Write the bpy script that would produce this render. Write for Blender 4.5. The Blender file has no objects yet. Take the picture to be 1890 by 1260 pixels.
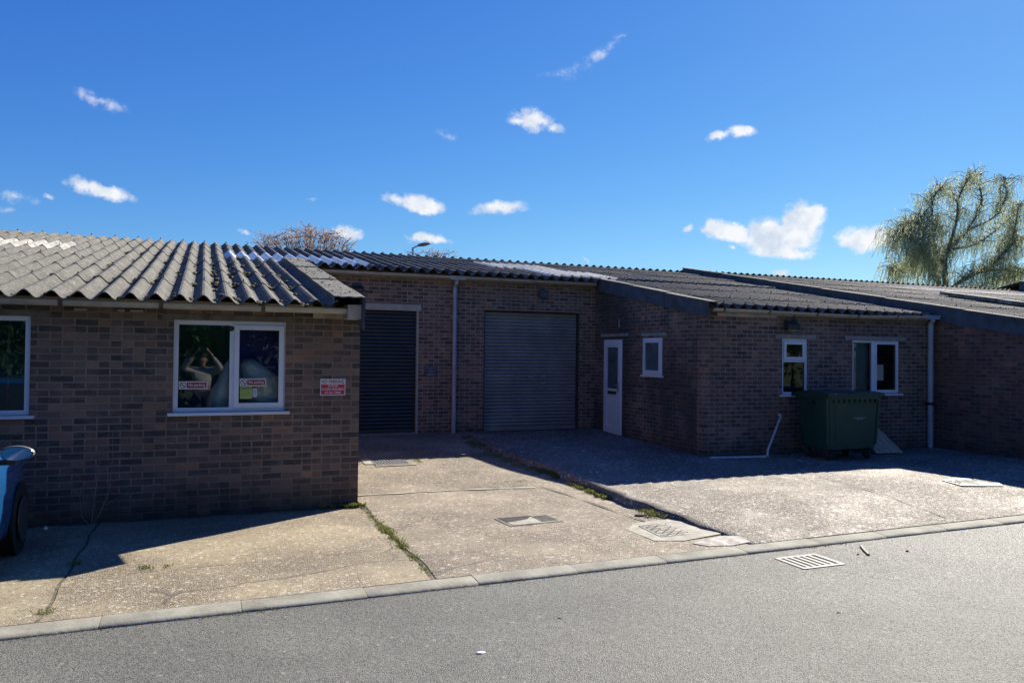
import bpy, math, random
from mathutils import Vector, Matrix, noise as mnoise
R = math.radians
sc = bpy.context.scene
COL = sc.collection
random.seed(7)

# ------------------------------------------------------------------ camera model
F = 1419.0; YAW = R(21.9); ROLL = math.atan(.0113); H = 1.86
PIT = math.atan((645 + .0113 * 595 - 630) / F)
def ray(u, v):
    a, b = u - 945, v - 630
    c, s = math.cos(ROLL), math.sin(ROLL)
    r, up = (a * c + b * s) / F, -(-a * s + b * c) / F
    fw = math.cos(PIT) - up * math.sin(PIT); z = math.sin(PIT) + up * math.cos(PIT)
    return Vector((r * math.cos(YAW) + fw * math.sin(YAW), -r * math.sin(YAW) + fw * math.cos(YAW), z))
def at_y(u, v, y):
    d = ray(u, v); t = y / d.y
    return Vector((d.x * t, y, H + d.z * t))
cam = bpy.data.cameras.new('camera'); camo = bpy.data.objects.new('camera', cam); COL.objects.link(camo)
cam.sensor_width = 36; cam.lens = 36 * F / 1890; cam.clip_end = 5000; cam.clip_start = .02
_d = Vector((math.sin(YAW) * math.cos(PIT), math.cos(YAW) * math.cos(PIT), math.sin(PIT)))
camo.matrix_world = Matrix.Translation((0, 0, H)) @ _d.to_track_quat('-Z', 'Y').to_matrix().to_4x4() @ Matrix.Rotation(ROLL, 4, 'Z')
sc.camera = camo

# ------------------------------------------------------------------ materials
class NT:
    def __init__(s, name, rough=.8, metal=0.0, spec=.5):
        s.m = bpy.data.materials.new(name); s.m.use_nodes = True
        s.t = s.m.node_tree; s.n = s.t.nodes; s.l = s.t.links
        s.b = s.n['Principled BSDF']; s.set(s.b, 'Roughness', rough); s.set(s.b, 'Metallic', metal)
        s.set(s.b, 'Specular IOR Level', spec)
    def set(s, node, key, v):
        i = node.inputs[key]
        if isinstance(v, bpy.types.NodeSocket): s.l.new(v, i)
        else:
            if hasattr(i.default_value, '__len__') and len(i.default_value) == 4 and len(v) == 3: v = (*v, 1)
            i.default_value = v
    def new(s, typ, **kw):
        n = s.n.new(typ)
        for k, v in kw.items():
            if k.startswith('_'): setattr(n, k[1:], v)
            else: s.set(n, {'i0': 0, 'i1': 1, 'i2': 2}.get(k, k.replace('__', ' ')), v)
        return n
    def obj(s): return s.new('ShaderNodeTexCoord').outputs['Object']
    def uv(s): return s.new('ShaderNodeTexCoord').outputs['UV']
    def noise(s, vec, scale, detail=4, rough=.55, out='Fac'):
        n = s.new('ShaderNodeTexNoise', Scale=scale, Detail=detail, Roughness=rough); s.l.new(vec, n.inputs['Vector'])
        return n.outputs[out]
    def voro(s, vec, scale, feature='F1', out='Distance', rnd=1.0):
        n = s.new('ShaderNodeTexVoronoi', Scale=scale); n.feature = feature; s.l.new(vec, n.inputs['Vector'])
        if 'Randomness' in n.inputs: n.inputs['Randomness'].default_value = rnd
        return n.outputs[out]
    def ramp(s, fac, stops, interp='LINEAR'):
        n = s.new('ShaderNodeValToRGB'); s.l.new(fac, n.inputs[0]); cr = n.color_ramp; cr.interpolation = interp
        while len(cr.elements) < len(stops): cr.elements.new(.5)
        for e, (p, c) in zip(cr.elements, stops):
            e.position = p; e.color = (*c, 1) if hasattr(c, '__len__') else (c, c, c, 1)
        return n.outputs[0]
    def mix(s, a, b, f, mode='MIX'):
        n = s.new('ShaderNodeMixRGB'); n.blend_type = mode
        s.set(n, 0, f); s.set(n, 1, a); s.set(n, 2, b); return n.outputs[0]
    def math(s, op, a, b=0.0, c=0.0):
        n = s.new('ShaderNodeMath'); n.operation = op; s.set(n, 0, a); s.set(n, 1, b); s.set(n, 2, c); return n.outputs[0]
    def vmath(s, op, a, b=(0, 0, 0)):
        n = s.new('ShaderNodeVectorMath'); n.operation = op; s.set(n, 0, a); s.set(n, 1, b)
        return n.outputs['Value'] if op in ('LENGTH', 'DOT_PRODUCT') else n.outputs[0]
    def color(s, c): s.set(s.b, 'Base Color', c)
    def bump(s, h, strength=.5, dist=.01, prev=None):
        n = s.new('ShaderNodeBump', Strength=strength, Distance=dist, Height=h)
        if prev is not None: s.l.new(prev, n.inputs['Normal'])
        s.l.new(n.outputs[0], s.b.inputs['Normal']); return n.outputs[0]

def plain(name, col, rough=.5, metal=0.0, var=.12, scale=6, spec=.5, bump=0.0):
    t = NT(name, rough, metal, spec); o = t.obj()
    n = t.noise(o, scale, 5)
    c = t.mix(tuple(x * (1 - var * 1.6) for x in col), tuple(min(1, x * (1 + var)) for x in col), t.ramp(n, [(.3, 0.), (.7, 1.)]))
    t.color(c)
    if bump: t.bump(t.noise(o, scale * 6, 4), bump, .01)
    return t.m

def mat_brick(name, seed=0.0, tint=(1, 1, 1), soot=.25, mg=1.0, sm=.42):
    t = NT(name, .9, spec=.25); uv = t.uv()
    uvs = t.vmath('ADD', uv, (seed, 0, 0))
    wob = t.noise(uvs, 9, 2, out='Color')
    vec = t.vmath('ADD', uvs, t.vmath('MULTIPLY', t.vmath('SUBTRACT', wob, (.5, .5, .5)), (.008, .008, 0)))
    def brick(w, off, ms=.009):
        n = t.new('ShaderNodeTexBrick', Scale=1.0, Color1=(0, 0, 0), Color2=(1, 1, 1), Mortar=(.5, .5, .5))
        n.offset = off; n.offset_frequency = 2; n.squash = 1
        n.inputs['Mortar Size'].default_value = ms; n.inputs['Mortar Smooth'].default_value = .25
        n.inputs['Brick Width'].default_value = w; n.inputs['Row Height'].default_value = .075; n.inputs['Bias'].default_value = 0
        t.l.new(vec, n.inputs['Vector']); return n
    b1 = brick(.225, .5); b2 = brick(.1125, 0.0)
    k = lambda c: tuple((1.60, 1.38, 1.18)[i] * c[i] * tint[i] for i in range(3))
    base = t.ramp(b1.outputs['Color'], [(0, k((.040, .032, .034))), (.22, k((.085, .056, .052))), (.45, k((.155, .112, .092))), (.65, k((.110, .068, .060))), (.82, k((.20, .145, .11))), (.92, k((.15, .085, .065))), (1, k((.29, .165, .11)))])
    hdr = t.ramp(b2.outputs['Color'], [(.57, 0.), (.62, 1.)])
    base = t.mix(base, k((.030, .026, .030)), t.math('MULTIPLY', hdr, t.ramp(t.noise(uvs, 1.7, 3), [(.36, .3), (.62, .9)])))
    hm = t.math('MULTIPLY', b2.outputs['Fac'], hdr)
    m = t.math('MAXIMUM', b1.outputs['Fac'], t.math('MULTIPLY', hm, .8))
    grit = t.noise(uvs, 60, 4)
    base = t.mix(base, (.5, .5, .5), t.ramp(grit, [(.3, .0), (.8, .12)]))
    base = t.mix(base, (0, 0, 0), t.ramp(grit, [(.2, .35), (.5, .0)]))
    mort = t.mix(k((.14 * mg, .13 * mg, .115 * mg)), k((.225 * mg, .205 * mg, .18 * mg)), t.noise(uvs, 4, 4))
    # smeared mortar over some bricks
    smear = t.ramp(t.noise(t.vmath('MULTIPLY', uvs, (1, 2.2, 1)), 4.5, 6, .7), [(.44, 0.), (.66, sm)])
    base = t.mix(base, mort, smear)
    col = t.mix(base, mort, m)
    dirt = t.ramp(t.noise(t.vmath('MULTIPLY', uvs, (1, .6, 1)), .9, 6, .6), [(.42, soot), (.66, 0.)])
    col = t.mix(col, (.03, .034, .035), dirt)
    eff = t.ramp(t.noise(t.vmath('ADD', uvs, (9, 3, 0)), 1.3, 6, .65), [(.58, 0.), (.8, .22)])
    col = t.mix(col, (.38, .37, .36), eff)
    sv = t.new('ShaderNodeSeparateXYZ'); t.l.new(uv, sv.inputs[0])
    dmp = t.math('ADD', t.math('MULTIPLY', sv.outputs[1], 1.3), t.math('MULTIPLY', t.noise(t.vmath('MULTIPLY', uvs, (2, .8, 1)), 1.6, 5, .65), .9))
    col = t.mix(col, (.035, .038, .028), t.ramp(dmp, [(.45, .75), (1.05, 0.)]))
    t.color(col)
    hgt = t.math('SUBTRACT', t.math('MULTIPLY', grit, .25), m)
    t.bump(hgt, .7, .006)
    return t.m

def mat_ground(name, c_lo, c_hi, stain, speck=90, seed=0, contrast=1.0, sparkle=.5, bumpd=.006):
    t = NT(name, .62, spec=.5); o = t.obj(); o = t.vmath('ADD', o, (seed, seed * .7, 0))
    big = t.noise(o, .7, 6, .6); mid = t.noise(o, 3.2, 5, .6)
    col = t.mix(c_lo, c_hi, t.ramp(t.math('ADD', t.math('MULTIPLY', big, .6), t.math('MULTIPLY', mid, .4)), [(.36, 0.), (.62, 1.)]))
    rough = t.ramp(t.noise(t.vmath('ADD', o, (7, 3, 0)), .75, 6, .62), [(.42, 0.), (.57, 1.)])
    col = t.mix(col, t.mix(col, (.72, .70, .66), 1.0, 'MULTIPLY'), rough)
    vc = t.voro(o, speck, out='Color'); vd = t.voro(o, speck, out='Distance')
    g = t.new('ShaderNodeSeparateColor'); t.l.new(vc, g.inputs[0])
    col = t.mix(col, (.62, .57, .48), t.math('MULTIPLY', t.ramp(g.outputs[0], [(.76, 0.), (.84, sparkle)]), t.math('MULTIPLY_ADD', rough, .65, .35)))
    col = t.mix(col, (.10, .08, .065), t.math('MULTIPLY', t.ramp(g.outputs[1], [(.64, 0.), (.74, min(1, .7 * contrast))]), t.math('MULTIPLY_ADD', rough, .7, .3)))
    col = t.mix(col, (.27, .18, .13), t.ramp(g.outputs[2], [(.72, 0.), (.8, .45)]))
    v2 = t.voro(o, speck * .42, out='Color'); g2 = t.new('ShaderNodeSeparateColor'); t.l.new(v2, g2.inputs[0])
    col = t.mix(col, (.72, .68, .6), t.ramp(g2.outputs[0], [(.92, 0.), (.95, sparkle * .8)]))
    col = t.mix(col, (.10, .085, .075), t.ramp(g2.outputs[1], [(.86, 0.), (.91, .55 * contrast)]))
    st = t.ramp(t.noise(t.vmath('ADD', o, (4, 8, 0)), .55, 7, .68), [(.48, 0.), (.62, .6)])
    col = t.mix(col, stain, t.math('MULTIPLY', st, .55))
    pit = t.math('MULTIPLY', t.ramp(t.noise(o, 20, 6, .75), [(.38, .85), (.47, 0.)]), t.ramp(t.noise(t.vmath('ADD', o, (2, 9, 0)), 1.6, 4), [(.40, .25), (.6, 1.)]))
    col = t.mix(col, (.05, .043, .038), t.math('MULTIPLY', t.math('MULTIPLY', pit, contrast), t.math('MULTIPLY_ADD', rough, .8, .2)))
    crack = t.voro(t.vmath('ADD', o, t.vmath('MULTIPLY', t.noise(o, 2.5, 4, out='Color'), (.5, .5, 0))), .33, 'DISTANCE_TO_EDGE')
    ck = t.ramp(crack, [(.002, .7), (.007, 0.)])
    ck = t.math('MULTIPLY', ck, t.ramp(t.noise(o, .8, 2), [(.5, 0.), (.56, 1.)]))
    col = t.mix(col, (.06, .05, .04), ck)
    t.color(col)
    hh = t.math('ADD', t.math('MULTIPLY', vd, -1.2), t.math('MULTIPLY', g.outputs[0], .6))
    hh = t.math('MULTIPLY', t.math('ADD', hh, t.math('MULTIPLY', t.noise(o, 25, 5, .7), 1.2)), t.math('MULTIPLY_ADD', rough, .9, .5))
    t.set(t.b, 'Roughness', t.ramp(g.outputs[2], [(0, .55), (1, .9)]))
    t.bump(hh, .75, bumpd)
    return t.m

def mat_asphalt():
    t = NT('asphalt', .75, spec=.4); o = t.obj()
    vc = t.voro(o, 135, out='Color'); vd = t.voro(o, 135)
    g = t.new('ShaderNodeSeparateColor'); t.l.new(vc, g.inputs[0])
    base = t.mix((.125, .127, .110), (.175, .177, .150), t.ramp(t.noise(o, 1.1, 6, .62), [(.35, 0.), (.65, 1.)]))
    col = t.mix(base, (.24, .238, .21), t.ramp(g.outputs[0], [(.62, 0.), (.76, .5)]))
    wear = t.ramp(t.noise(t.vmath('MULTIPLY', o, (.35, 1.0, 1)), .9, 5, .6), [(.4, .22), (.6, 0.)]); col = t.mix(col, (.09, .09, .08), wear)
    col = t.mix(col, (.03, .03, .03), t.ramp(g.outputs[1], [(.62, 0.), (.70, .65)]))
    v2 = t.voro(o, 45, out='Color'); g2 = t.new('ShaderNodeSeparateColor'); t.l.new(v2, g2.inputs[0])
    col = t.mix(col, (.45, .43, .40), t.ramp(g2.outputs[0], [(.992, 0.), (.996, .3)]))
    fine = t.ramp(t.noise(o, 38, 4, .7), [(.38, .35), (.5, 0.)])
    col = t.mix(col, (.03, .03, .03), fine)
    ck = t.ramp(t.voro(t.vmath('ADD', o, t.vmath('MULTIPLY', t.noise(o, 2, 5, out='Color'), (.6, .6, 0))), .45, 'DISTANCE_TO_EDGE'), [(.0008, .5), (.004, 0.)])
    ck = t.math('MULTIPLY', ck, t.ramp(t.noise(t.vmath('ADD', o, (3, 3, 3)), .5, 2), [(.53, 0.), (.58, 1.)]))
    col = t.mix(col, (.02, .02, .02), ck)
    t.color(col); t.set(t.b, 'Roughness', t.ramp(g.outputs[2], [(0, .5), (1, .9)]))
    t.bump(t.math('ADD', t.math('MULTIPLY', vd, -1), t.math('MULTIPLY', t.noise(o, 30, 5, .7), .8)), .7, .006)
    return t.m

def mat_roof(name, lo, hi, lichen=.5, spec=.35, rough=.78):
    t = NT(name, rough, spec=spec); o = t.obj()
    at = t.new('ShaderNodeAttribute', _attribute_name='tone'); tone = at.outputs['Fac']
    n1 = t.noise(t.vmath('MULTIPLY', o, (1, .7, 1)), 4.5, 8, .75)
    col = t.mix(lo, hi, t.ramp(n1, [(.34, 0.), (.66, 1.)]))
    col = t.mix(col, (.62, .60, .55), t.ramp(tone, [(.75, 0.), (1., .85)]))
    col = t.mix(col, (.05, .047, .044), t.ramp(tone, [(0., .5), (.4, 0.)]))
    streak = t.ramp(t.noise(t.vmath('MULTIPLY', o, (26, 1.6, 1)), 2.2, 6, .7), [(.42, .55), (.58, 0.)])
    col = t.mix(col, (.07, .064, .052), t.math('MULTIPLY', streak, .95))
    sp = t.ramp(t.noise(o, 46, 5, .75), [(.36, .55), (.45, 0.)])
    col = t.mix(col, (.05, .05, .045), sp)
    li = t.ramp(t.noise(t.vmath('ADD', o, (5, 5, 5)), 30, 6, .75), [(.56, 0.), (.64, lichen)])
    col = t.mix(col, (.55, .54, .44), li)
    gm = t.ramp(t.noise(t.vmath('ADD', o, (1, 7, 5)), 2.6, 6, .75), [(.50, 0.), (.66, .6)])
    col = t.mix(col, (.075, .072, .045), gm)
    t.color(col)
    rip = t.noise(t.vmath('MULTIPLY', o, (5, 22, 1)), 1.6, 5, .6)
    col = t.mix(col, (.075, .072, .066), t.ramp(rip, [(.36, .75), (.5, 0.)])); t.color(col)
    t.bump(t.math('ADD', t.math('MULTIPLY', t.noise(o, 55, 5, .7), .6), t.math('MULTIPLY', rip, 1.2)), .95, .02)
    return t.m

def mat_glass(name, tint=(.82, .9, .88), boost=1.6):
    t = NT(name); o = t.obj()
    fr = t.new('ShaderNodeFresnel', IOR=1.5); f = t.math('MINIMUM', t.math('MULTIPLY', fr.outputs[0], boost), 1.0)
    tr = t.new('ShaderNodeBsdfTransparent', Color=tint); gl = t.new('ShaderNodeBsdfGlossy', Color=(.95, .97, 1), Roughness=.004)
    bp = t.new('ShaderNodeBump', Strength=.05, Distance=.02, Height=t.noise(o, 1.8, 2)); t.l.new(bp.outputs[0], gl.inputs['Normal'])
    mx = t.new('ShaderNodeMixShader'); t.l.new(f, mx.inputs[0]); t.l.new(tr.outputs[0], mx.inputs[1]); t.l.new(gl.outputs[0], mx.inputs[2])
    t.l.new(mx.outputs[0], t.n['Material Output'].inputs['Surface']); return t.m

def mat_leaf(name, cols, trans=.35):
    t = NT(name, .6, spec=.3); o = t.obj()
    n = t.noise(o, 1.1, 4, .6); v = t.new('ShaderNodeAttribute', _attribute_name='tone').outputs['Fac']
    f = t.math('ADD', t.math('MULTIPLY', n, .5), t.math('MULTIPLY', v, .5))
    c = t.ramp(f, [(.2 + .6 * i / (len(cols) - 1), k) for i, k in enumerate(cols)])
    t.color(c)
    tl = t.new('ShaderNodeBsdfTranslucent', Color=c); mx = t.new('ShaderNodeMixShader', Fac=trans)
    t.l.new(t.b.outputs[0], mx.inputs[1]); t.l.new(tl.outputs[0], mx.inputs[2])
    t.l.new(mx.outputs[0], t.n['Material Output'].inputs['Surface']); return t.m

def mat_wood(name, a, b):
    t = NT(name, .8, spec=.3); o = t.obj()
    v = t.vmath('MULTIPLY', t.uv(), (14, .9, 1))
    n = t.noise(v, 2.2, 6, .65); col = t.mix(a, b, t.ramp(n, [(.36, 0.), (.6, 1.)]))
    col = t.mix(col, (.03, .028, .025), t.ramp(t.noise(t.vmath('MULTIPLY', t.uv(), (40, 1.5, 1)), 2, 5, .7), [(.36, .8), (.46, 0.)]))
    t.color(col); t.bump(n, .5, .004); return t.m

M = dict(
    brick=mat_brick('brick_front', 0.0, (1, 1, .98), .3, 1.0, .38), brickc=mat_brick('brick_right_front', 1.3, (.95, .9, .92), .35, 1.35, .4), brick2=mat_brick('brick_back', 3.7, (1, .97, .97), .25, 1.35, .35), brick3=mat_brick('brick_side', 7.3, (.9, .9, .92), .75, 1.25, .4),
    brick4=mat_brick('brick_right', 11.2, (1.0, .8, .8), .45),
    drive=mat_ground('drive_concrete', (.178, .146, .098), (.335, .283, .192), (.12, .098, .068), 85, 2),
    yard=mat_ground('yard_concrete', (.165, .143, .110), (.305, .268, .208), (.11, .094, .078), 62, 5, 1.3, .75, .011),
    slab=mat_ground('slab_concrete', (.235, .198, .122), (.36, .302, .188), (.18, .148, .092), 95, 8, .8, .5, .006),
    asphalt=mat_asphalt(),
    kerb=plain('kerb_concrete', (.265, .255, .205), .85, var=.22, scale=3.5, bump=.5),
    smooth=plain('smooth_concrete', (.33, .31, .25), .8, var=.22, scale=7, bump=.4),
    roofA=mat_roof('fibre_cement_pale', (.070, .066, .056), (.205, .198, .172), .55),
    roofB=mat_roof('fibre_cement_dark', (.065, .062, .058), (.135, .129, .118), .3, .35, .78),
    capl=mat_roof('capping_pale', (.25, .23, .18), (.45, .43, .35), .8),
    cap=mat_roof('capping_cement', (.10, .097, .085), (.23, .222, .19), .9),
    barge=plain('barge_cement', (.070, .082, .098), .7, var=.3, scale=4, bump=.3),
    skyl=plain('rooflight_sheet', (.50, .55, .58), .35, var=.1, scale=2, spec=.6),
    skyc=plain('rooflight_cream_sheet', (.80, .76, .62), .5, var=.12, scale=3),
    upvc=plain('white_upvc', (.70, .72, .76), .35, var=.05, scale=3),
    gut=plain('grey_gutter_plastic', (.44, .44, .43), .5, var=.15, scale=5),
    gut2=plain('pale_gutter_plastic', (.50, .48, .43), .5, var=.18, scale=3),
    pipe=plain('grey_pipe_plastic', (.34, .38, .43), .45, var=.1, scale=4),
    clip=plain('dark_clip', (.07, .08, .085), .5),
    fascia=plain('cream_fascia', (.42, .38, .31), .7, var=.2, scale=4),
    lintel=plain('lintel_concrete', (.30, .285, .26), .85, var=.2, scale=9, bump=.3),
    shut1=plain('blue_shutter_steel', (.034, .042, .048), .45, .2, var=.15, scale=3),
    shut2=plain('grey_shutter_steel', (.25, .245, .225), .45, .15, var=.15, scale=2.2),
    trim=plain('cream_trim', (.40, .36, .29), .6, var=.12),
    black=plain('black_plastic', (.015, .016, .018), .5), dark=plain('dark_metal', (.05, .055, .06), .5, .3),
    glass=mat_glass('window_glass'), glassf=plain('obscured_glass', (.085, .12, .13), .22, var=.25, scale=4, spec=.6), blind=plain('grey_blind', (.16, .24, .27), .8, var=.15),
    white=plain('white_paint', (.68, .66, .66), .45, var=.05), red=plain('red_print', (.50, .03, .06), .45, var=.06),
    dred=plain('dark_red_print', (.30, .025, .04), .45, var=.06), maroon=plain('maroon_ink', (.20, .03, .05), .5),
    lime=plain('lime_print', (.42, .50, .12), .5, var=.1), limed=plain('dark_lime_print', (.14, .22, .08), .5),
    navy=plain('navy_board', (.06, .07, .42), .6, var=.3, scale=2), teal=plain('teal_wall', (.06, .26, .28), .8, var=.3, scale=2),
    paper=plain('paper', (.85, .88, .92), .7, var=.05), slate=plain('slate_sign', (.035, .045, .065), .4), ink=plain('sign_ink', (.30, .34, .42), .6),
    green=plain('green_bin_plastic', (.004, .046, .034), .45, var=.15, scale=4), greend=plain('dark_green_plastic', (.004, .036, .028), .45, var=.15),
    tyre=plain('rubber', (.02, .02, .021), .8), galv=plain('galvanised_steel', (.45, .46, .46), .4, .7, var=.15, scale=20),
    iron=plain('cast_iron', (.24, .225, .20), .55, .3, var=.25, scale=12, bump=.4), irond=plain('dark_gap', (.02, .02, .02), .9),
    pvc=plain('white_pvc_pipe', (.50, .52, .53), .4, var=.08), wood=mat_wood('weathered_wood', (.26, .19, .13), (.60, .46, .33)),
    bark=plain('bark', (.14, .13, .11), .9, var=.35, scale=6, bump=.6), twig=plain('twig_bark', (.17, .14, .12), .9, var=.3),
    drytwig=plain('dry_stem', (.28, .235, .17), .8, var=.2),
    moss=plain('moss_clump', (.10, .092, .035), .95, var=.6, scale=30, bump=.9),
    grassm=mat_leaf('grass_blades', [(.09, .12, .03), (.17, .19, .05), (.30, .29, .10)], .4),
    willow=mat_leaf('willow_leaves', [(.30, .36, .20), (.42, .47, .27), (.52, .55, .33), (.62, .62, .40)], .65),
    blossom=mat_leaf('blossom_leaves', [(.26, .17, .13), (.46, .32, .25), (.58, .46, .38)], .5),
    hedge=mat_leaf('tree_leaves', [(.02, .055, .02), (.05, .11, .04), (.09, .17, .06)], .3),
    carp=None, cloth=plain('grey_jumper', (.60, .60, .56), .9, var=.15, scale=8), jean=plain('dark_jeans', (.03, .04, .07), .9),
    skin=plain('skin', (.50, .30, .21), .55, var=.08), hair=plain('dark_hair', (.03, .022, .018), .6),
    film=plain('plastic_film', (.88, .88, .92), .22, var=.2, scale=2, spec=.8), earth=plain('verge_grass', (.07, .09, .03), .95, var=.5, scale=2, bump=.8),
    bird=plain('black_feathers', (.012, .012, .014), .6), lampg=plain('lamp_lens', (.22, .20, .19), .4),
    floor=plain('inner_floor', (.12, .12, .12), .9), stone=plain('brick_bit', (.10, .075, .07), .9, var=.3),
    silver=plain('foil', (.65, .65, .66), .25, .8), cream=plain('bare_stick', (.55, .48, .30), .8), leafd=plain('dead_leaf', (.07, .05, .03), .9))
_c = NT('blue_car_paint', .25, .35, .5); _c.color((.018, .14, .42)); _c.set(_c.b, 'Coat Weight', 1.0); _c.set(_c.b, 'Coat Roughness', .05); M['carp'] = _c.m

# ------------------------------------------------------------------ mesh building
class MB:
    def __init__(s): s.v = []; s.f = []; s.uv = []; s.mi = []; s.tone = []
    def face(s, pts, uv=None, m=0, tone=.5):
        b = len(s.v); s.v += [Vector(p) for p in pts]; s.f.append(tuple(range(b, b + len(pts))))
        s.uv.append(uv or [(0, 0)] * len(pts)); s.mi.append(m); s.tone.append(tone)
    def box(s, x0, x1, y0, y1, z0, z1, m=0, fn=None):
        fn = fn or (lambda a, b, c: (a, b, c))
        c = [[(x, y, z) for z in (z0, z1)] for x in (x0, x1) for y in (y0, y1)]
        P = lambda i, k: fn(*c[i][k])
        q = [((0, 0), (2, 0), (2, 1), (0, 1)), ((3, 0), (1, 0), (1, 1), (3, 1)), ((1, 0), (0, 0), (0, 1), (1, 1)), ((2, 0), (3, 0), (3, 1), (2, 1)), ((0, 1), (2, 1), (3, 1), (1, 1)), ((0, 0), (1, 0), (3, 0), (2, 0))]
        for k, fc in enumerate(q):
            raw = [c[i][j] for i, j in fc]
            a = (0, 2) if k < 2 else ((1, 2) if k < 4 else (0, 1))
            s.face([P(i, j) for i, j in fc], [(r[a[0]], r[a[1]]) for r in raw], m)
    def grid(s, rows, m=0, uv=None, closed=False, tone=.5):
        for j in range(len(rows) - 1):
            n = len(rows[j])
            for i in range(n if closed else n - 1):
                k = (i + 1) % n
                u = [uv[j][i], uv[j][k], uv[j + 1][k], uv[j + 1][i]] if uv else None
                s.face([rows[j][i], rows[j][k], rows[j + 1][k], rows[j + 1][i]], u, m, tone)
    def tube(s, pts, rad, n=8, m=0, cap=True, tone=.5):
        pts = [Vector(p) for p in pts]
        if not hasattr(rad, '__len__'): rad = [rad] * len(pts)
        rings = []; up = Vector((0, 0, 1))
        for i, p in enumerate(pts):
            d = (pts[min(i + 1, len(pts) - 1)] - pts[max(i - 1, 0)]); d = d.normalized() if d.length > 1e-9 else Vector((0, 0, 1))
            a = d.cross(up)
            if a.length < .05: a = d.cross(Vector((1, 0, 0)))
            a.normalize(); b = d.cross(a)
            rings.append([p + (a * math.cos(2 * math.pi * k / n) + b * math.sin(2 * math.pi * k / n)) * rad[i] for k in range(n)])
        s.grid(rings, m, closed=True, tone=tone)
        if cap: s.face(rings[0][::-1], None, m, tone); s.face(rings[-1], None, m, tone)
    def lathe(s, prof, n, c, axis='z', m=0):
        c = Vector(c); rings = []
        for r, h in prof:
            ring = []
            for k in range(n):
                a = 2 * math.pi * k / n; p, q = r * math.cos(a), r * math.sin(a)
                ring.append(c + Vector((p, q, h) if axis == 'z' else ((p, h, q) if axis == 'y' else (h, p, q))))
            rings.append(ring)
        s.grid(rings, m, closed=True); s.face(rings[0][::-1], None, m); s.face(rings[-1], None, m)
    def build(s, name, mats, parent=None, smooth=False, merge=True, **tagkw):
        if not isinstance(mats, (list, tuple)): mats = [mats]
        off = Vector((0, 0, 0)); p = parent
        while p is not None: off += p.location; p = p.parent
        loc = tagkw.pop('loc', None)
        if loc is not None: off = Vector(loc)
        me = bpy.data.meshes.new(name); me.from_pydata([tuple(v - off) for v in s.v], [], s.f)
        for m in mats: me.materials.append(m)
        uvl = me.uv_layers.new(name='uv'); k = 0; data = [0.0] * (2 * len(me.loops))
        for u in s.uv:
            for a in u: data[2 * k] = a[0]; data[2 * k + 1] = a[1]; k += 1
        uvl.data.foreach_set('uv', data)
        me.polygons.foreach_set('material_index', s.mi)
        if any(abs(t - .5) > 1e-6 for t in s.tone):
            at = me.attributes.new('tone', 'FLOAT', 'FACE'); at.data.foreach_set('value', s.tone)
        if merge and len(s.v) < 60000:
            import bmesh
            bm = bmesh.new(); bm.from_mesh(me); bmesh.ops.remove_doubles(bm, verts=bm.verts, dist=1e-5)
            bmesh.ops.recalc_face_normals(bm, faces=bm.faces); bm.to_mesh(me); bm.free()
        if smooth:
            me.polygons.foreach_set('use_smooth', [True] * len(me.polygons))
            if smooth != 'full': me.set_sharp_from_angle(angle=R(smooth if not isinstance(smooth, bool) else 40))
        o = bpy.data.objects.new(name, me); COL.objects.link(o)
        if parent is not None: o.parent = parent
        elif loc is not None: o.location = loc
        tag(o, **tagkw); return o
def tag(o, label=None, cat=None, group=None, kind=None):
    if label: o['label'] = label
    if cat: o['category'] = cat
    if group: o['group'] = group
    if kind: o['kind'] = kind
    return o
def empty(name, loc, **kw):
    o = bpy.data.objects.new(name, None); COL.objects.link(o); o.location = loc; o.empty_display_size = .2
    return tag(o, **kw)
def structure(mb, name, mats, smooth=False, **kw): return mb.build(name, mats, smooth=smooth, kind='structure', **kw)

class Frame:   # wall frame: s along the wall, n outward, z up
    def __init__(s, p0, p1, out):
        s.o = Vector((*p0, 0)); d = Vector((p1[0] - p0[0], p1[1] - p0[1], 0)); s.len = d.length; s.t = d.normalized(); s.n = Vector((*out, 0)).normalized()
    def __call__(s, a, n, z): return s.o + s.t * a + s.n * n + Vector((0, 0, z))

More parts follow.
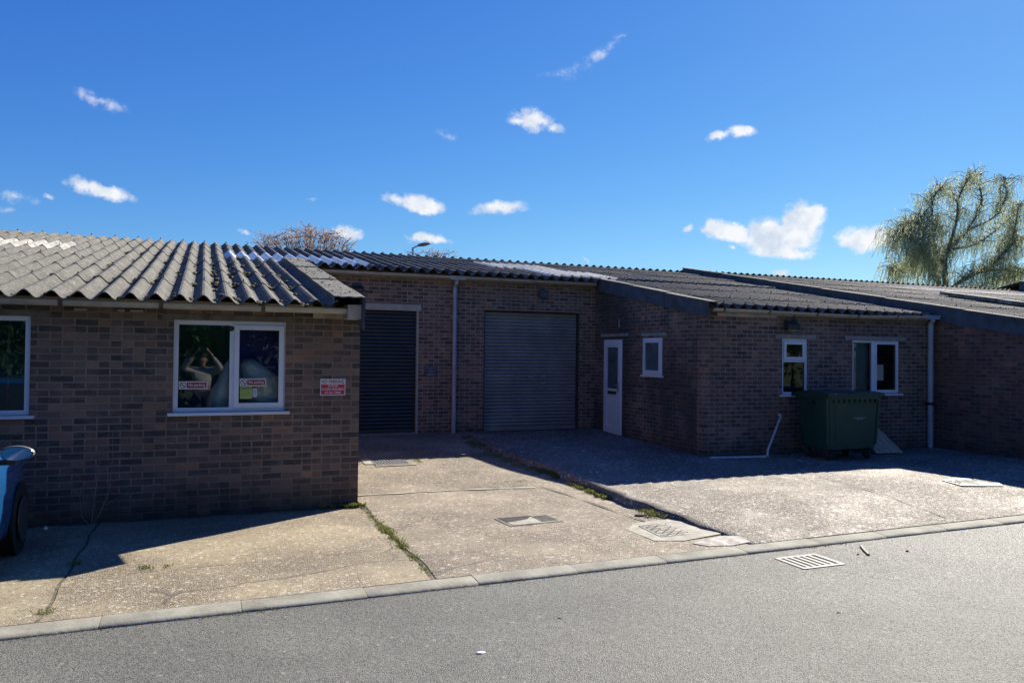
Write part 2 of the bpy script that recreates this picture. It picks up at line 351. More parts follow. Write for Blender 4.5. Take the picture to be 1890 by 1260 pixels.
def wall(W, z0, top, openings, thick=.22, uoff=0.0, jag=None):
    """brick wall with real openings; top is a height or a function of s"""
    mb = MB(); tf = top if callable(top) else (lambda s: top)
    ss = sorted({0.0, W.len, *[o[0] for o in openings], *[o[1] for o in openings]})
    for a, b in zip(ss, ss[1:]):
        mid = (a + b) / 2; cuts = [(z0, z0)]
        ops = sorted([(o[2], o[3]) for o in openings if o[0] < mid < o[1]])
        zs = [z0]; segs = []
        cur = z0
        for (p, q) in ops:
            if p > cur: segs.append((cur, cur, p, p))
            cur = q
        segs.append((cur, cur, tf(a), tf(b)))
        for (la, lb, ha, hb) in segs:
            u = [(a + uoff, la), (b + uoff, lb), (b + uoff, hb), (a + uoff, ha)]
            mb.face([W(a, 0, la), W(b, 0, lb), W(b, 0, hb), W(a, 0, ha)], u)
            mb.face([W(b, -thick, lb), W(a, -thick, la), W(a, -thick, ha), W(b, -thick, hb)], u)
        mb.face([W(a, 0, tf(a)), W(b, 0, tf(b)), W(b, -thick, tf(b)), W(a, -thick, tf(a))], [(a, 0), (b, 0), (b, .2), (a, .2)])
        mb.face([W(a, 0, z0), W(a, -thick, z0), W(b, -thick, z0), W(b, 0, z0)], [(a, 0), (a, .2), (b, .2), (b, 0)])
    for s in (0.0, W.len): mb.face([W(s, 0, z0), W(s, -thick, z0), W(s, -thick, tf(s)), W(s, 0, tf(s))], [(0, z0), (thick, z0), (thick, tf(s)), (0, tf(s))])
    for (a, b, p, q) in openings:
        for s in (a, b): mb.face([W(s, 0, p), W(s, -thick, p), W(s, -thick, q), W(s, 0, q)], [(0, p), (thick, p), (thick, q), (0, q)])
        for z in (p, q): mb.face([W(a, 0, z), W(b, 0, z), W(b, -thick, z), W(a, -thick, z)], [(a, 0), (b, 0), (b, thick), (a, thick)])
    return mb

def ring(mb, W, a, b, p, q, w, n0, n1, m=0):
    mb.box(a, b, n0, n1, p, p + w, m, W); mb.box(a, b, n0, n1, q - w, q, m, W)
    mb.box(a, a + w, n0, n1, p + w, q - w, m, W); mb.box(b - w, b, n0, n1, p + w, q - w, m, W)
def window(parent, W, a, b, p, q, lights, sill=(.05, .05, .035), w=.05, glass=None, n0=-.085, label=None):
    """lights: (a,b,p,q,casement?)"""
    mb = MB(); ring(mb, W, a, b, p, q, w, n0, n0 + .06)
    for (x, y, z, t_) in [l[5] for l in lights if len(l) > 5]: mb.box(x, y, n0 + .001, n0 + .058, z, t_, 0, W)
    win = mb.build('window', M['upvc'], parent)
    if label: win['label'] = label
    for L in lights:
        la, lb, lp, lq, cas = L[:5]
        if cas:
            c = MB(); ring(c, W, la, lb, lp, lq, .052, n0 + .02, n0 + .078); cs = c.build('casement', M['upvc'], win)
            la, lb, lp, lq = la + .052, lb - .052, lp + .052, lq - .052
        g = MB(); k = n0 + (.045 if cas else .03)
        g.face([W(la, k, lp), W(lb, k, lp), W(lb, k, lq), W(la, k, lq)]); g.build('pane', glass or M['glass'], win, merge=False)
        s2 = MB(); ring(s2, W, la - .004, lb + .004, lp - .004, lq + .004, .010, k - .004, k + .006); s2.build('gasket', M['black'], win)
    if sill:
        so, sn, st = sill; sm = MB(); sm.box(a - so, b + so, n0, sn, p - st, p - .003, 0, W); sm.build('sill', M['upvc'], win)
    return win

def shutter(parent, W, a, b, z0, z1, mat, pitch=.075, n=-.12, name='roller_shutter', label=None):
    mb = MB(); k = 0; z = z0 + .09; rows = []
    prof = [(0, 0), (.12, .012), (.35, .019), (.6, .019), (.85, .010), (.93, 0.0), (1.0, -.004)]
    while z < z1 - .001:
        for f, d in prof:
            zz = min(z + f * pitch, z1); rows.append([W(a, n + d, zz), W((a + b) / 2, n + d + .001 * math.sin(z * 3), zz), W(b, n + d, zz)])
        z += pitch
    mb.grid(rows); s = mb.build(name, mat, parent, smooth=50)
    if label: s['label'] = label
    bb = MB(); bb.box(a, b, n - .02, n + .03, z0, z0 + .088, 0, W); bb.build('bottom_bar', mat, s)
    return s

def halfpipe(mb, x0, x1, yc, zt, r=.056, m=0, W=None):
    P = (lambda x, y, z: (x, y, z)) if W is None else W
    n = 9; rows = []
    for x in (x0, x1): rows.append([P(x, yc + r * math.cos(math.pi * k / n), zt - r * math.sin(math.pi * k / n)) for k in range(n + 1)])
    mb.grid(rows, m)
    rows = []
    for x in (x0, x1): rows.append([P(x, yc + (r - .004) * math.cos(math.pi * k / n), zt - (r - .004) * math.sin(math.pi * k / n)) for k in range(n + 1)])
    mb.grid(rows, m)
    for x in (x0, x1): mb.face([P(x, yc + r * math.cos(math.pi * k / n), zt - r * math.sin(math.pi * k / n)) for k in range(n + 1)], None, m)

# ------------------------------------------------------------------ roof
S, ZR, YR = .1855, 4.33, 19.5
def sag(x): return -.005 * min(max(x, 0), 13.3)
PITCH, AMP = .235, .084
ROWS = [8.85 + 1.6 * k for k in range(7)] + [19.5]
def rz(y): return ZR - S * (YR - y)
def rowsfrom(y): return [y] + [r for r in ROWS if r > y + .35]
def sheet(mb, x0, x1, ya, yb, dz=0.0, m=0, seg=10, tonef=None, cx=4):
    """one course of corrugated sheet between x0,x1 from ya (low) to yb"""
    n = max(2, int(round((x1 - x0) / PITCH * seg)))
    j = random.uniform(-.004, .004); top = []; low = []
    xs = [x0 + (x1 - x0) * i / n for i in range(n + 1)]
    def h(x, f):
        w = .5 + .5 * math.cos(2 * math.pi * (x + j) / PITCH)
        return AMP * w ** 1.15 + .003 * math.sin(x * 3.1 + ya) + sag(x)
    ys = [ya - .035, ya + .4, (ya + yb) / 2, yb + .03]
    for y in ys:
        f = (y - ya) / (yb - ya); lift = .011 * (1 - f)
        jag = lambda x: .008 * math.sin(x * 13 + ya * 5) if y == ys[0] else 0
        top.append([Vector((x, y + jag(x), rz(y) + h(x, f) + lift + dz)) for x in xs])
    b0 = [p - Vector((0, -.001, .011)) for p in top[0]]
    tones = {}
    for r in range(len(top) - 1):
        for i in range(n):
            sh = int((xs[i] + 50) / (PITCH * cx)); key = sh
            if key not in tones: tones[key] = random.uniform(.35, .68)
            tn = tonef(xs[i], ya, tones[key]) if tonef else tones[key]
            mb.face([top[r][i], top[r][i + 1], top[r + 1][i + 1], top[r + 1][i]], None, m, tn)
    for i in range(n): mb.face([b0[i], b0[i + 1], top[0][i + 1], top[0][i]], None, m, .3)
    und = [[p - Vector((0, 0, .011)) for p in rr] for rr in top]
    mb.grid([[q for q in r_[::3] + ([r_[-1]] if (len(r_) - 1) % 3 else [])] for r_ in und], m, tone=.3)
def bolts(mb, x0, x1, y, dz=0.0):
    k = math.ceil(x0 / PITCH)
    while k * PITCH < x1:
        x = k * PITCH
        if k % 2 == 0:
            z = rz(y) + AMP + dz + sag(x); t_ = random.uniform(-.006, .006)
            mb.tube([(x, y, z - .004), (x + t_, y, z + .035)], .007, 5, 1); mb.tube([(x, y, z), (x, y, z + .008)], .018, 6, 1)
        k += 1
def back_slope(parent, x0, x1, mat, dz=0.0, yb=30.3):
    mb = MB(); n = int((x1 - x0) / PITCH * 6); rows = []
    for y, z in ((YR, rz(YR)), (yb, rz(YR) - S * (yb - YR))):
        rows.append([Vector((x0 + (x1 - x0) * i / n, y, z + dz + AMP * (.5 + .5 * math.cos(2 * math.pi * (x0 + (x1 - x0) * i / n) / PITCH)))) for i in range(n + 1)])
    mb.grid(rows); return mb.build('back_roof', mat, parent, smooth=60)

def barge(parent, x, y0, y1, dz=0.0, depth=.28, side=-1, capw=.14, capmat='cap'):
    """fascia board running up a verge with a thin cement capping; side is the outward x direction"""
    mb = MB(); n = 3
    for i in range(n):
        a = y0 + (y1 - y0) * i / n + (.004 if i else 0); b = y0 + (y1 - y0) * (i + 1) / n
        o = .003 * (i % 2)
        for (p, q) in ((x + side * (.02 + o), x),):
            za, zb = rz(a) + AMP + .03 + dz, rz(b) + AMP + .03 + dz
            pts = lambda X: [(X, a, za - depth), (X, b, zb - depth), (X, b, zb), (X, a, za)]
            P, Q = pts(p), pts(q)
            mb.face(P); mb.face(Q[::-1]); mb.face([P[3], P[2], Q[2], Q[3]]); mb.face([P[0], Q[0], Q[1], P[1]]); mb.face([P[0], P[3], Q[3], Q[0]]); mb.face([P[1], Q[1], Q[2], P[2]])
    f = mb.build('barge_board', M['barge'], parent)
    cp = MB(); nn = max(3, int((y1 - y0) / 1.6))
    for i in range(nn):
        a = y0 - .04 + (y1 - y0) * i / nn; b = y0 + (y1 - y0) * (i + 1) / nn
        za, zb = rz(a) + AMP + .048 + dz, rz(b) + AMP + .036 + dz
        rows = []
        K = 7
        for (y, z) in ((a, za), ((a + b) / 2, (za + zb) / 2), (b, zb)):
            xo = x + side * .035
            rows.append([Vector((xo - side * capw * t_, y + .006 * math.sin(9 * t_), z + .003 * math.sin(7 * y + 5 * t_))) for t_ in [k / K for k in range(K + 1)]])
        cp.grid(rows)
        cp.face([rows[0][0], rows[0][-1], rows[0][-1] - Vector((0, 0, .022)), rows[0][0] - Vector((0, 0, .022))])
        for e in (0, -1):
            d = Vector((0, 0, .03 if e == 0 else .10)); cp.grid([[r_[e] for r_ in rows], [r_[e] - d for r_ in rows]])
    cp.build('verge_capping', M[capmat], f)
    return f

# ------------------------------------------------------------------ ground
def lerp_tab(tab, y):
    if y <= tab[0][0]: return tab[0][1]
    for (a, p), (b, q) in zip(tab, tab[1:]):
        if y <= b: return p + (q - p) * (y - a) / (b - a)
    return tab[-1][1]
def zdrive(x, y): return lerp_tab([(6.05, 0), (9.5, .0), (11.5, .035), (13, .10), (15.2, .235)], y)
def zyard(x, y): return lerp_tab([(6.05, 0), (6.8, .03), (7.6, .075), (9.2, .105), (11, .115), (12, .125), (15.2, .225)], y)
def xb(y): return lerp_tab([(6, 5.06), (7.5, 4.95), (8.2, 4.91), (9.0, 4.93), (9.9, 4.96), (11.0, 5.02), (11.5, 4.92), (13, 4.86), (15.2, 5.02)], y) + .02 * math.sin(9 * y) + .012 * math.sin(23 * y)
def yk(x): return 6.05 + .0205 * (x + 1.2)

mb = MB(); mb.face([(-1500, -1500, -.12), (1500, -1500, -.12), (1500, 1500, -.12), (-1500, 1500, -.12)])
structure(mb, 'ground', M['earth'])
mb = MB(); nx = 60
xs = [-60 + 120 * i / nx for i in range(nx + 1)]
rows = [[Vector((x, y, -.036)) for x in xs] for y in (-2.6, 1, 4)] + [[Vector((x, yk(x) - .20, -.030)) for x in xs]]
mb.grid(rows); structure(mb, 'road', M['asphalt'])
# kerb stones along the road edge
mb = MB(); x = -14.3
while x < 26:
    L = .912 if not (4.2 < x < 4.4) else .5
    a, b = x + .0018, x + L - .0018; dz = random.uniform(-.0025, .0025); dy = random.uniform(-.004, .004)
    prof = [(0.0, -.15), (0.0, .0), (-.15, -.004), (-.180, -.010), (-.200, -.026), (-.205, -.15)]
    rows = [[Vector((q, yk(q) + p + dy, z + dz)) for p, z in prof] for q in (a, a + .012, (a + b) / 2, b - .012, b)]
    for e in (0, 4): rows[e] = [Vector((v.x, v.y + (.002 if i > 1 else 0), v.z - .0015)) for i, v in enumerate(rows[e])]
    mb.grid(rows); mb.face(rows[0]); mb.face(rows[-1][::-1]); x += L
structure(mb, 'kerb', M['kerb'], smooth=50)
mb = MB(); mb.grid([[Vector((q, yk(q) - .06, -.02)) for q in (-15, 0, 26)], [Vector((q, yk(q) + .03, -.02)) for q in (-15, 0, 26)]]); structure(mb, 'kerb_bed', M['irond'])
def relief(x, y, a): return a * mnoise.noise(Vector((x * 1.3, y * 1.3, 0))) + a * .6 * mnoise.noise(Vector((x * 5, y * 5, 3)))
# left slabs in front of unit one
mb = MB()
def patchgrid(mb, fx0, fx1, y0f, y1, zf, nx, ny, amp, m=0):
    rows = []
    for j in range(ny + 1):
        t_ = j / ny; row = []
        for i in range(nx + 1):
            s = i / nx; yy0 = y0f(0); y = yy0 + (y1 - yy0) * t_; xa, xb_ = fx0(y), fx1(y)
            x = xa + (xb_ - xa) * s; yy = y0f(x) + (y1 - y0f(x)) * t_
            row.append(Vector((x, yy, zf(x, yy) + (relief(x, yy, amp) if 0 < i < nx and j > 0 else 0))))
        rows.append(row)
    mb.grid(rows, m)
    return rows
pad = lambda x: yk(x) + .004
patchgrid(mb, lambda y: -9, lambda y: -1.02 + .012 * math.sin(7 * y), pad, 9.30, zdrive, 40, 24, .004)
patchgrid(mb, lambda y: -.995 + .012 * math.sin(7 * y), lambda y: 1.775 + .012 * math.sin(6 * y), pad, 9.30, zdrive, 40, 24, .004)
structure(mb, 'forecourt_slab', M['slab'], smooth='full')
mb = MB(); mb.grid([[Vector((x, y, -.006)) for x in (-9, 0, 2.2)] for y in (6.0, 9.35)]); structure(mb, 'joint_bed', plain('joint_soil', (.13, .115, .07), .95, var=.5, scale=14))
mb = MB(); patchgrid(mb, lambda y: 1.83 + .018 * math.sin(5 * y), lambda y: xb(y) + .06, pad, 15.12, zdrive, 44, 90, .006); structure(mb, 'driveway', M['drive'], smooth='full')
mb = MB(); rows = patchgrid(mb, lambda y: xb(y), lambda y: 26, pad, 15.12, zyard, 150, 90, .009)
mb.grid([[r[0] for r in rows], [r[0] - Vector((.02 + .02 * math.sin(11 * r[0].y), 0, .20)) for r in rows]])
structure(mb, 'yard', M['yard'], smooth='full')
# the other side of the road, behind the camera
mb = MB(); mb.grid([[Vector((x, y, .02)) for x in (-40, 0, 40)] for y in (-14, -2.6)]); structure(mb, 'grass_verge', M['earth'])

# ------------------------------------------------------------------ buildings
XA, YA, YB, XC = 1.76, 9.30, 15.10, 8.05
XD, YD = 13.38, 8.95
XE, XF = 18.7, 28.2
def side_top(y, dz=0): return rz(y) - .02 + dz

# ---- unit A (left, near)
A = empty('workshop', (-2.5, 9.3, 0), label='near brick workshop on the left with pale mossy corrugated roof and white windows', cat='building', group='brick workshops in one terrace')
WA = Frame((-7, YA), (XA, YA), (0, -1)); o = -WA.o.x
opsA = [(-3.02 + o, -1.667 + o, 1.16, 2.19), (-.30 + o, .897 + o, 1.16, 2.19)]
w = wall(WA, -.2, 2.42, opsA); w.build('front_wall', M['brick'], A)
WS = Frame((XA, YA + .22), (XA, YB), (1, 0)); wall(WS, -.2, lambda s: side_top(YA + .22 + s), [], uoff=.1).build('side_wall', M['brick2'], A)
WL = Frame((-7, YA), (-7, 30), (-1, 0)); wall(WL, -.2, lambda s: side_top(YA + s) if YA + s < YR else side_top(YR - (YA + s - YR)), []).build('end_wall', M['brick2'], A)
# room behind the windows
mb = MB(); mb.box(-6.7, 1.5, 10.5, 10.6, 0, 2.29); mb.box(.36, .40, 9.85, 10.5, 0, 2.29); mb.build('inner_partition', M['teal'], A)
mb = MB(); mb.box(-6.7, 1.5, 9.52, 11.4, -.02, .02); mb.build('inner_floor', M['floor'], A)
mb = MB(); mb.box(-6.78, 1.54, 9.52, 11.5, 2.30, 2.33); mb.build('ceiling', M['teal'], A)
window(A, WA, opsA[0][0], opsA[0][1], 1.16, 2.19, [(-2.97 + o, -2.36 + o, 1.21, 2.14, True, (-2.37 + o, -2.31 + o, 1.21, 2.14)), (-2.31 + o, -1.717 + o, 1.21, 2.14, False)])
winA = window(A, WA, opsA[1][0], opsA[1][1], 1.16, 2.19, [(-.25 + o, .285 + o, 1.21, 2.14, False, (.285 + o, .345 + o, 1.21, 2.14)), (.335 + o, .875 + o, 1.205, 2.145, True)])
mb = MB(); mb.lathe([(.001, -.03), (.032, -.028), (.034, 0)], 14, (.30, 9.355, 2.105), 'y'); mb.build('vent_cap', M['black'], winA)
# roof A
def toneA(x, ya, t_):
    if 15 < ya < 15.5 and -3.95 + .0 * ya < x < -2.22: return random.uniform(.93, 1.0)
    if 13.4 < ya < 14 and x < -2.9 and random.random() < .15: return .8
    return t_
mb = MB(); rws = rowsfrom(8.85)
for a, b in zip(rws, rws[1:]):
    xr = 1.42 if a < 14.8 else 2.0
    if abs(a - 15.25) < .01:
        sheet(mb, -7.05, .365, a, b, tonef=toneA)
    else: sheet(mb, -7.05, xr, a, b, tonef=toneA)
for y in (10.5, 13.7, 15.35, 16.95, 19.4): bolts(mb, -7, 1.3 if y < 15 else 3.2, y)
roofA = mb.build('roof', [M['roofA'], M['dark']], A, smooth=50, merge=False)
mb = MB(); sheet(mb, .36, 3.05, 15.25, 16.85, .004); mb.build('roof_light', M['skyl'], roofA, smooth=50, merge=False)
back_slope(A, -7.05, 2.0, M['roofA'])
# right hand verge of A: wide cement cappings
mb = MB(); ys = [8.83, 10.9, 12.9, 14.95]
for i in range(3):
    a, b = ys[i], ys[i + 1] + .03; K = 8; rows = []
    for t_ in (0, .33, .66, 1):
        y = a + (b - a) * t_; z = rz(y) + AMP + .052 - .014 * t_
        rows.append([Vector((1.375 + .355 * k / K, y + .010 * math.sin(3.3 * k) * (t_ == 0), z + .004 * math.sin(2.1 * k + 5 * y))) for k in range(K + 1)])
    mb.grid(rows, tone=random.uniform(.4, .66)); d = Vector((0, 0, .014)); mb.grid([[p for p in rows[0]], [p - d for p in rows[0]]])
    mb.grid([[r[0] for r in rows], [r[0] - Vector((-.012, 0, .15)) for r in rows]], tone=.0); mb.grid([[r[-1] for r in rows], [r[-1] - Vector((0, 0, .17)) for r in rows]])  # inner face toned near black: its shade is painted into the colour
mb.build('verge_capping', M['cap'], A, smooth=40)
mb = MB()
for x0_, x1_ in ((1.705, 1.728),):
    za, zb = rz(8.86) + .118, rz(15) + .118
    P = lambda X: [(X, 8.86, za - .36), (X, 15, zb - .26), (X, 15, zb), (X, 8.86, za)]
    p, q = P(x0_), P(x1_); mb.face(p); mb.face(q); mb.face([p[0], p[3], q[3], q[0]]); mb.face([p[0], p[1], q[1], q[0]]); mb.face([p[3], p[2], q[2], q[3]])
mb.build('barge_board', M['barge'], A)
mb = MB(); mb.box(-7, 1.20, 9.262, 9.297, 2.305, 2.40); mb.box(1.20, 1.76, 9.25, 9.297, 2.245, 2.38); mb.build('fascia_board', M['fascia'], A)
mb = MB(); mb.box(1.55, 1.704, 8.95, 9.25, 2.235, 2.40); mb.build('box_end', M['fascia'], A)
mb = MB()
halfpipe(mb, -7, 1.64, 9.055, 2.352, .058); g = mb.build('gutter', M['gut'], A, smooth=60)
for xx in (-3.0, -1.36, -.42, .62, 1.60):
    c = MB(); halfpipe(c, xx - .022, xx + .022, 9.055, 2.356, .064); c.box(xx - .012, xx + .012, 9.05, 9.26, 2.35, 2.358); c.build('gutter_clip', M['clip'], g, smooth=60)
for i, (xx, ll, m_) in enumerate(((-2.05, .9, 'lintel'), (.5, 1.2, 'lintel'))):
    pass
mb = MB()
_sl = plain('shaded_lintel', (.17, .15, .13), .9, var=.3)  # darker copy of the lintel concrete, shade put into its colour
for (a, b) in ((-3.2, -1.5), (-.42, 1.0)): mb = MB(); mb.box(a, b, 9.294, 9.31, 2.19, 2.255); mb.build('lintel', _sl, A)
mb = MB()
for (a, b) in ((-1.27, -1.16), (-.86, -.79), (-.74, -.61)): mb = MB(); mb.box(a, b, 9.272, 9.30, 2.262, 2.285); mb.build('packing_piece', M['fascia'], A)

# ---- unit B (set back)
B = empty('workshop', (5, 15.1, .2), label='set-back middle brick workshop with two roller shutters and a grey downpipe between them', cat='building', group='brick workshops in one terrace')
WB = Frame((XA + .22, YB), (XC, YB), (0, -1)); o = -WB.o.x
opsB = [(2.05 + o, 4.03 + o, -.1, 2.80), (5.44 + o, 7.68 + o, -.1, 2.755)]
wall(WB, -.2, 3.5, opsB).build('front_wall', M['brick2'], B)
sh1 = shutter(B, WB, 2.05 + o, 3.99 + o, .24, 2.70, M['shut1'], .0735, -.05, label='dark blue roller shutter, the narrower one')
mb = MB(); mb.box(2.0 + o, 4.07 + o, -.04, .05, 2.685, 2.815, 0, WB); mb.build('shutter_box', M['trim'], sh1)
mb = MB(); mb.box(3.99 + o, 4.035 + o, -.08, .02, .2, 2.684, 0, WB); mb.build('guide_rail', M['trim'], sh1)
mb = MB(); mb.box(2.05 + o, 3.99 + o, -.1, .05, .15, .245, 0, WB); mb.build('threshold', M['kerb'], sh1)
sh2 = shutter(B, WB, 5.48 + o, 7.64 + o, .22, 2.74, M['shut2'], .0735, -.14, label='wide grey roller shutter')
for q_ in (5.44, 7.64): mb = MB(); mb.box(q_ + o, q_ + .04 + o, -.16, -.06, .15, 2.74, 0, WB); mb.build('guide_rail', M['dark'], sh2)
for (xx, zz) in ((6.55, 1.36), (6.85, 1.36), (6.85, 1.22), (7.32, 1.22)):
    c = MB(); c.box(xx + o - .05, xx + o + .05, -.125, -.10, zz - .014, zz + .014, 0, WB); c.build('shutter_lock', M['galv'], sh2)
mb = MB(); rws = rowsfrom(14.78)
for a, b in zip(rws, rws[1:]):
    x0_, x1_ = 1.86, 13.30
    if abs(a - 15.25) < .01:
        sheet(mb, 3.05, 6.9, a, b); sheet(mb, 8.75, 13.3, a, b)
    elif abs(a - 14.78) < .01: sheet(mb, 1.86, 8.0, a, b)
    elif abs(a - 16.85) < .01: sheet(mb, 1.95, 6.2, a, b); sheet(mb, 8.0, 13.3, a, b)
    else: sheet(mb, 1.95, 13.3, a, b)
for y in (15.35, 16.95, 18.6, 19.4): bolts(mb, 3.2, 13.2, y)
roofB = mb.build('roof', [M['roofB'], M['dark']], B, smooth=50, merge=False)
mb = MB(); sheet(mb, 6.89, 8.76, 15.25, 16.85, .004); mb.build('roof_light', M['skyc'], roofB, smooth=50, merge=False)
mb = MB(); sheet(mb, 6.19, 8.01, 16.85, 18.45, .004); mb.build('roof_light', M['skyc'], roofB, smooth=50, merge=False)
back_slope(B, 1.98, 13.35, M['roofB'])
mb = MB(); halfpipe(mb, 1.82, 7.96, 14.93, 3.412, .06); g = mb.build('gutter', M['gut'], B, smooth=60)
for xx in (2.9, 3.75, 4.78, 5.65, 6.6, 7.5):
    c = MB(); halfpipe(c, xx - .02, xx + .02, 14.93, 3.416, .065); c.build('gutter_clip', M['gut'] if xx != 4.78 else M['clip'], g, smooth=60)
c = MB(); c.box(4.62, 4.95, 14.865, 14.995, 3.34, 3.418); c.build('gutter_outlet', M['gut'], g)
mb = MB(); mb.box(1.98, 8.0, 15.06, 15.098, 3.33, 3.46); mb.build('fascia_board', M['lintel'], B)
mb = MB(); mb.tube([(4.78, 14.94, 3.36), (4.78, 14.95, 3.28), (4.775, 15.03, 3.20), (4.775, 15.03, .185)], .046, 14); dp = mb.build('downpipe', M['pipe'], B, smooth=50)
for zz in (3.03, 2.60, 1.45):
    c = MB(); c.lathe([(.046, -.02), (.052, -.02), (.052, .02), (.046, .02)], 14, (4.775, 15.03, zz)); c.box(4.70, 4.85, 15.06, 15.095, zz - .012, zz + .012); c.build('pipe_clip', M['pipe'], dp, smooth=40)

# ---- unit C (projecting, right of centre)
C_ = empty('workshop', (10.5, 11.1, .1), label='projecting brick workshop behind the green wheeled bin, white door and small window in its side', cat='building', group='brick workshops in one terrace')
WCs = Frame((XC, YB), (XC, 11.32), (-1, 0))
sy = lambda y: YB - y
opsC = [(sy(14.69), sy(13.90), .1, 2.17), (sy(13.09), sy(12.41), 1.47, 2.185)]
wall(WCs, -.2, lambda s: side_top(YB - s) - .06, opsC).build('side_wall', M['brick3'], C_)
kC = -.03; XCr = XD
WC = Frame((XC, 11.1), (XCr, 11.1 + kC * (XCr - XC)), (kC, -1)); o = -XC
opsF = [(9.70 + o, 10.275 + o, 1.17, 2.18), (11.315 + o, 12.465 + o, 1.17, 2.18)]
wall(WC, -.2, 2.70, opsF, uoff=.06).build('front_wall', M['brickc'], C_)
# interior back wall so the rooms read as dark rooms
mb = MB(); mb.box(8.27, 13.16, 13.3, 13.36, 0, 3.0); mb.build('inner_partition', M['teal'], C_)
mb = MB(); mb.box(8.27, 13.37, 11.32, 13.3, 2.50, 2.53); mb.build('ceiling', M['teal'], C_)
window(C_, WC, opsF[0][0], opsF[0][1], 1.17, 2.18, [(9.75 + o, 10.225 + o, 1.80, 2.13, True, (9.75 + o, 10.225 + o, 1.755, 1.805)), (9.745 + o, 10.23 + o, 1.215, 1.76, False)], w=.045)
wC2 = window(C_, WC, opsF[1][0], opsF[1][1], 1.17, 2.18, [(11.36 + o, 11.80 + o, 1.22, 2.135, False, (11.80 + o, 11.87 + o, 1.22, 2.135)), (11.86 + o, 12.445 + o, 1.19, 2.16, True)], w=.045)
pass
mb = MB(); mb.box(11.33 + o, 11.83 + o, -.16, -.14, 1.2, 2.16, 0, WC); mb.build('blind', M['blind'], wC2)
for (a, b) in ((9.555, 10.445), (11.14, 12.63)): mb = MB(); mb.box(a + o, b + o, -.05, .006, 2.185, 2.255, 0, WC); mb.build('lintel', M['lintel'], C_)
window(C_, WCs, opsC[1][0], opsC[1][1], 1.47, 2.185, [(opsC[1][0] + .04, opsC[1][1] - .04, 1.51, 2.145, True)], w=.045, sill=(.05, .03, .035), glass=M['glassf'], n0=-.05)
for a, b, c in ((13.16, 12.28, 2.225), (14.81, 13.66, 2.235)): mb = MB(); mb.box(sy(a), sy(b), -.05, .012, c, c + .06, 0, WCs); mb.build('lintel', M['lintel'], C_)
# door in the side wall
d0, d1 = opsC[0][0], opsC[0][1]
mb = MB(); ring(mb, WCs, d0, d1, .19, 2.17, .07, -.06, .0); dr = mb.build('door', M['upvc'], C_); dr['label'] = 'white front door with a tall glass panel and letter slot'
mb = MB(); ring(mb, WCs, d0 + .06, d1 - .06, .25, 2.11, .10, -.045, .014); mb.box(d0 + .16, d1 - .16, -.04, .012, .98, 1.14, 0, WCs); mb.box(d0 + .16, d1 - .16, -.035, -.004, .35, .98, 0, WCs); mb.box(d0 + .21, d1 - .21, -.035, .004, .42, .92, 0, WCs); mb.build('leaf', M['upvc'], dr)
mb = MB(); mb.face([WCs(d0 + .16, -.01, 1.14), WCs(d1 - .16, -.01, 1.14), WCs(d1 - .16, -.01, 2.01), WCs(d0 + .16, -.01, 2.01)]); mb.build('pane', M['glassf'], dr, merge=False)
mb = MB(); mb.box(d0 + .22, d1 - .22, .012, .022, 1.02, 1.09, 0, WCs); mb.build('letter_slot', M['dark'], dr)
mb = MB(); mb.box(d1 - .155, d1 - .115, .015, .03, 1.08, 1.30, 0, WCs); mb.tube([WCs(d1 - .135, .05, 1.22), WCs(d1 - .25, .05, 1.22)], .009, 6); mb.build('handle', M['galv'], dr)
mb = MB(); mb.box(d0 - .02, d1 + .02, -.06, .06, .12, .188, 0, WCs); mb.build('doorstep', M['lintel'], dr)
mb = MB(); rws = rowsfrom(10.90)
for a, b in zip(rws, rws[1:]):
    if a > 15: break
    sheet(mb, 8.03, 13.31, a, min(b, 15.25), -.02)
for y in (11.1, 12.15, 13.75): bolts(mb, 8.2, 13.2, y, -.02)
roofC = mb.build('roof', [M['roofB'], M['dark']], C_, smooth=50, merge=False)
barge(C_, 8.02, 10.92, 15.0, -.075, .27, -1, .17, 'capl')
mb = MB(); n = 12; rows = []
for q in range(2):
    pass
gx = [(8.12, 2.678), (9.3, 2.668), (10.4, 2.652), (11.3, 2.640), (12.2, 2.655), (13.05, 2.672)]
for (a, za), (b, zb) in zip(gx, gx[1:]):
    for r in (.058, .054):
        rr = []
        for x_, z_ in ((a, za), (b, zb)): rr.append([WC(x_ + o, .11 + r * math.cos(math.pi * k / 9), z_ - r * math.sin(math.pi * k / 9)) for k in range(10)])
        mb.grid(rr)
g = mb.build('gutter', M['gut2'], C_, smooth=60)
for xx, zz in ((8.35, 2.676), (9.3, 2.668), (10.35, 2.652), (11.3, 2.640), (12.25, 2.656)):
    c = MB(); rr = [[WC(xx + o + e, .11 + .064 * math.cos(math.pi * k / 9), zz + .003 - .064 * math.sin(math.pi * k / 9)) for k in range(10)] for e in (-.018, .018)]; c.grid(rr); c.build('gutter_clip', M['clip'], g, smooth=60)
c = MB(); c.box(13.0 + o, 13.32 + o, .05, .175, 2.61, 2.69, 0, WC); c.build('gutter_outlet', M['pipe'], g)
mb = MB(); mb.box(8.3 + o, 9.55 + o, .002, .03, 2.545, 2.615, 0, WC); mb.box(9.56 + o, 13.3 + o, .002, .028, 2.58, 2.64, 0, WC); mb.build('fascia_board', M['fascia'], C_)
xp = 13.19 + o
mb = MB(); mb.tube([WC(xp, .11, 2.62), WC(xp, .10, 2.58), WC(xp, .065, 2.52), WC(xp, .065, .09)], .052, 14); dp = mb.build('downpipe', M['pipe'], C_, smooth=50)
c = MB(); c.lathe([(.056, -.03), (.064, -.03), (.064, .03), (.056, .03)], 14, WC(xp, .065, .97)); c.box(xp - .11, xp + .11, .0, .06, .955, .985, 0, WC); c.build('pipe_clip', M['black'], dp, smooth=40)
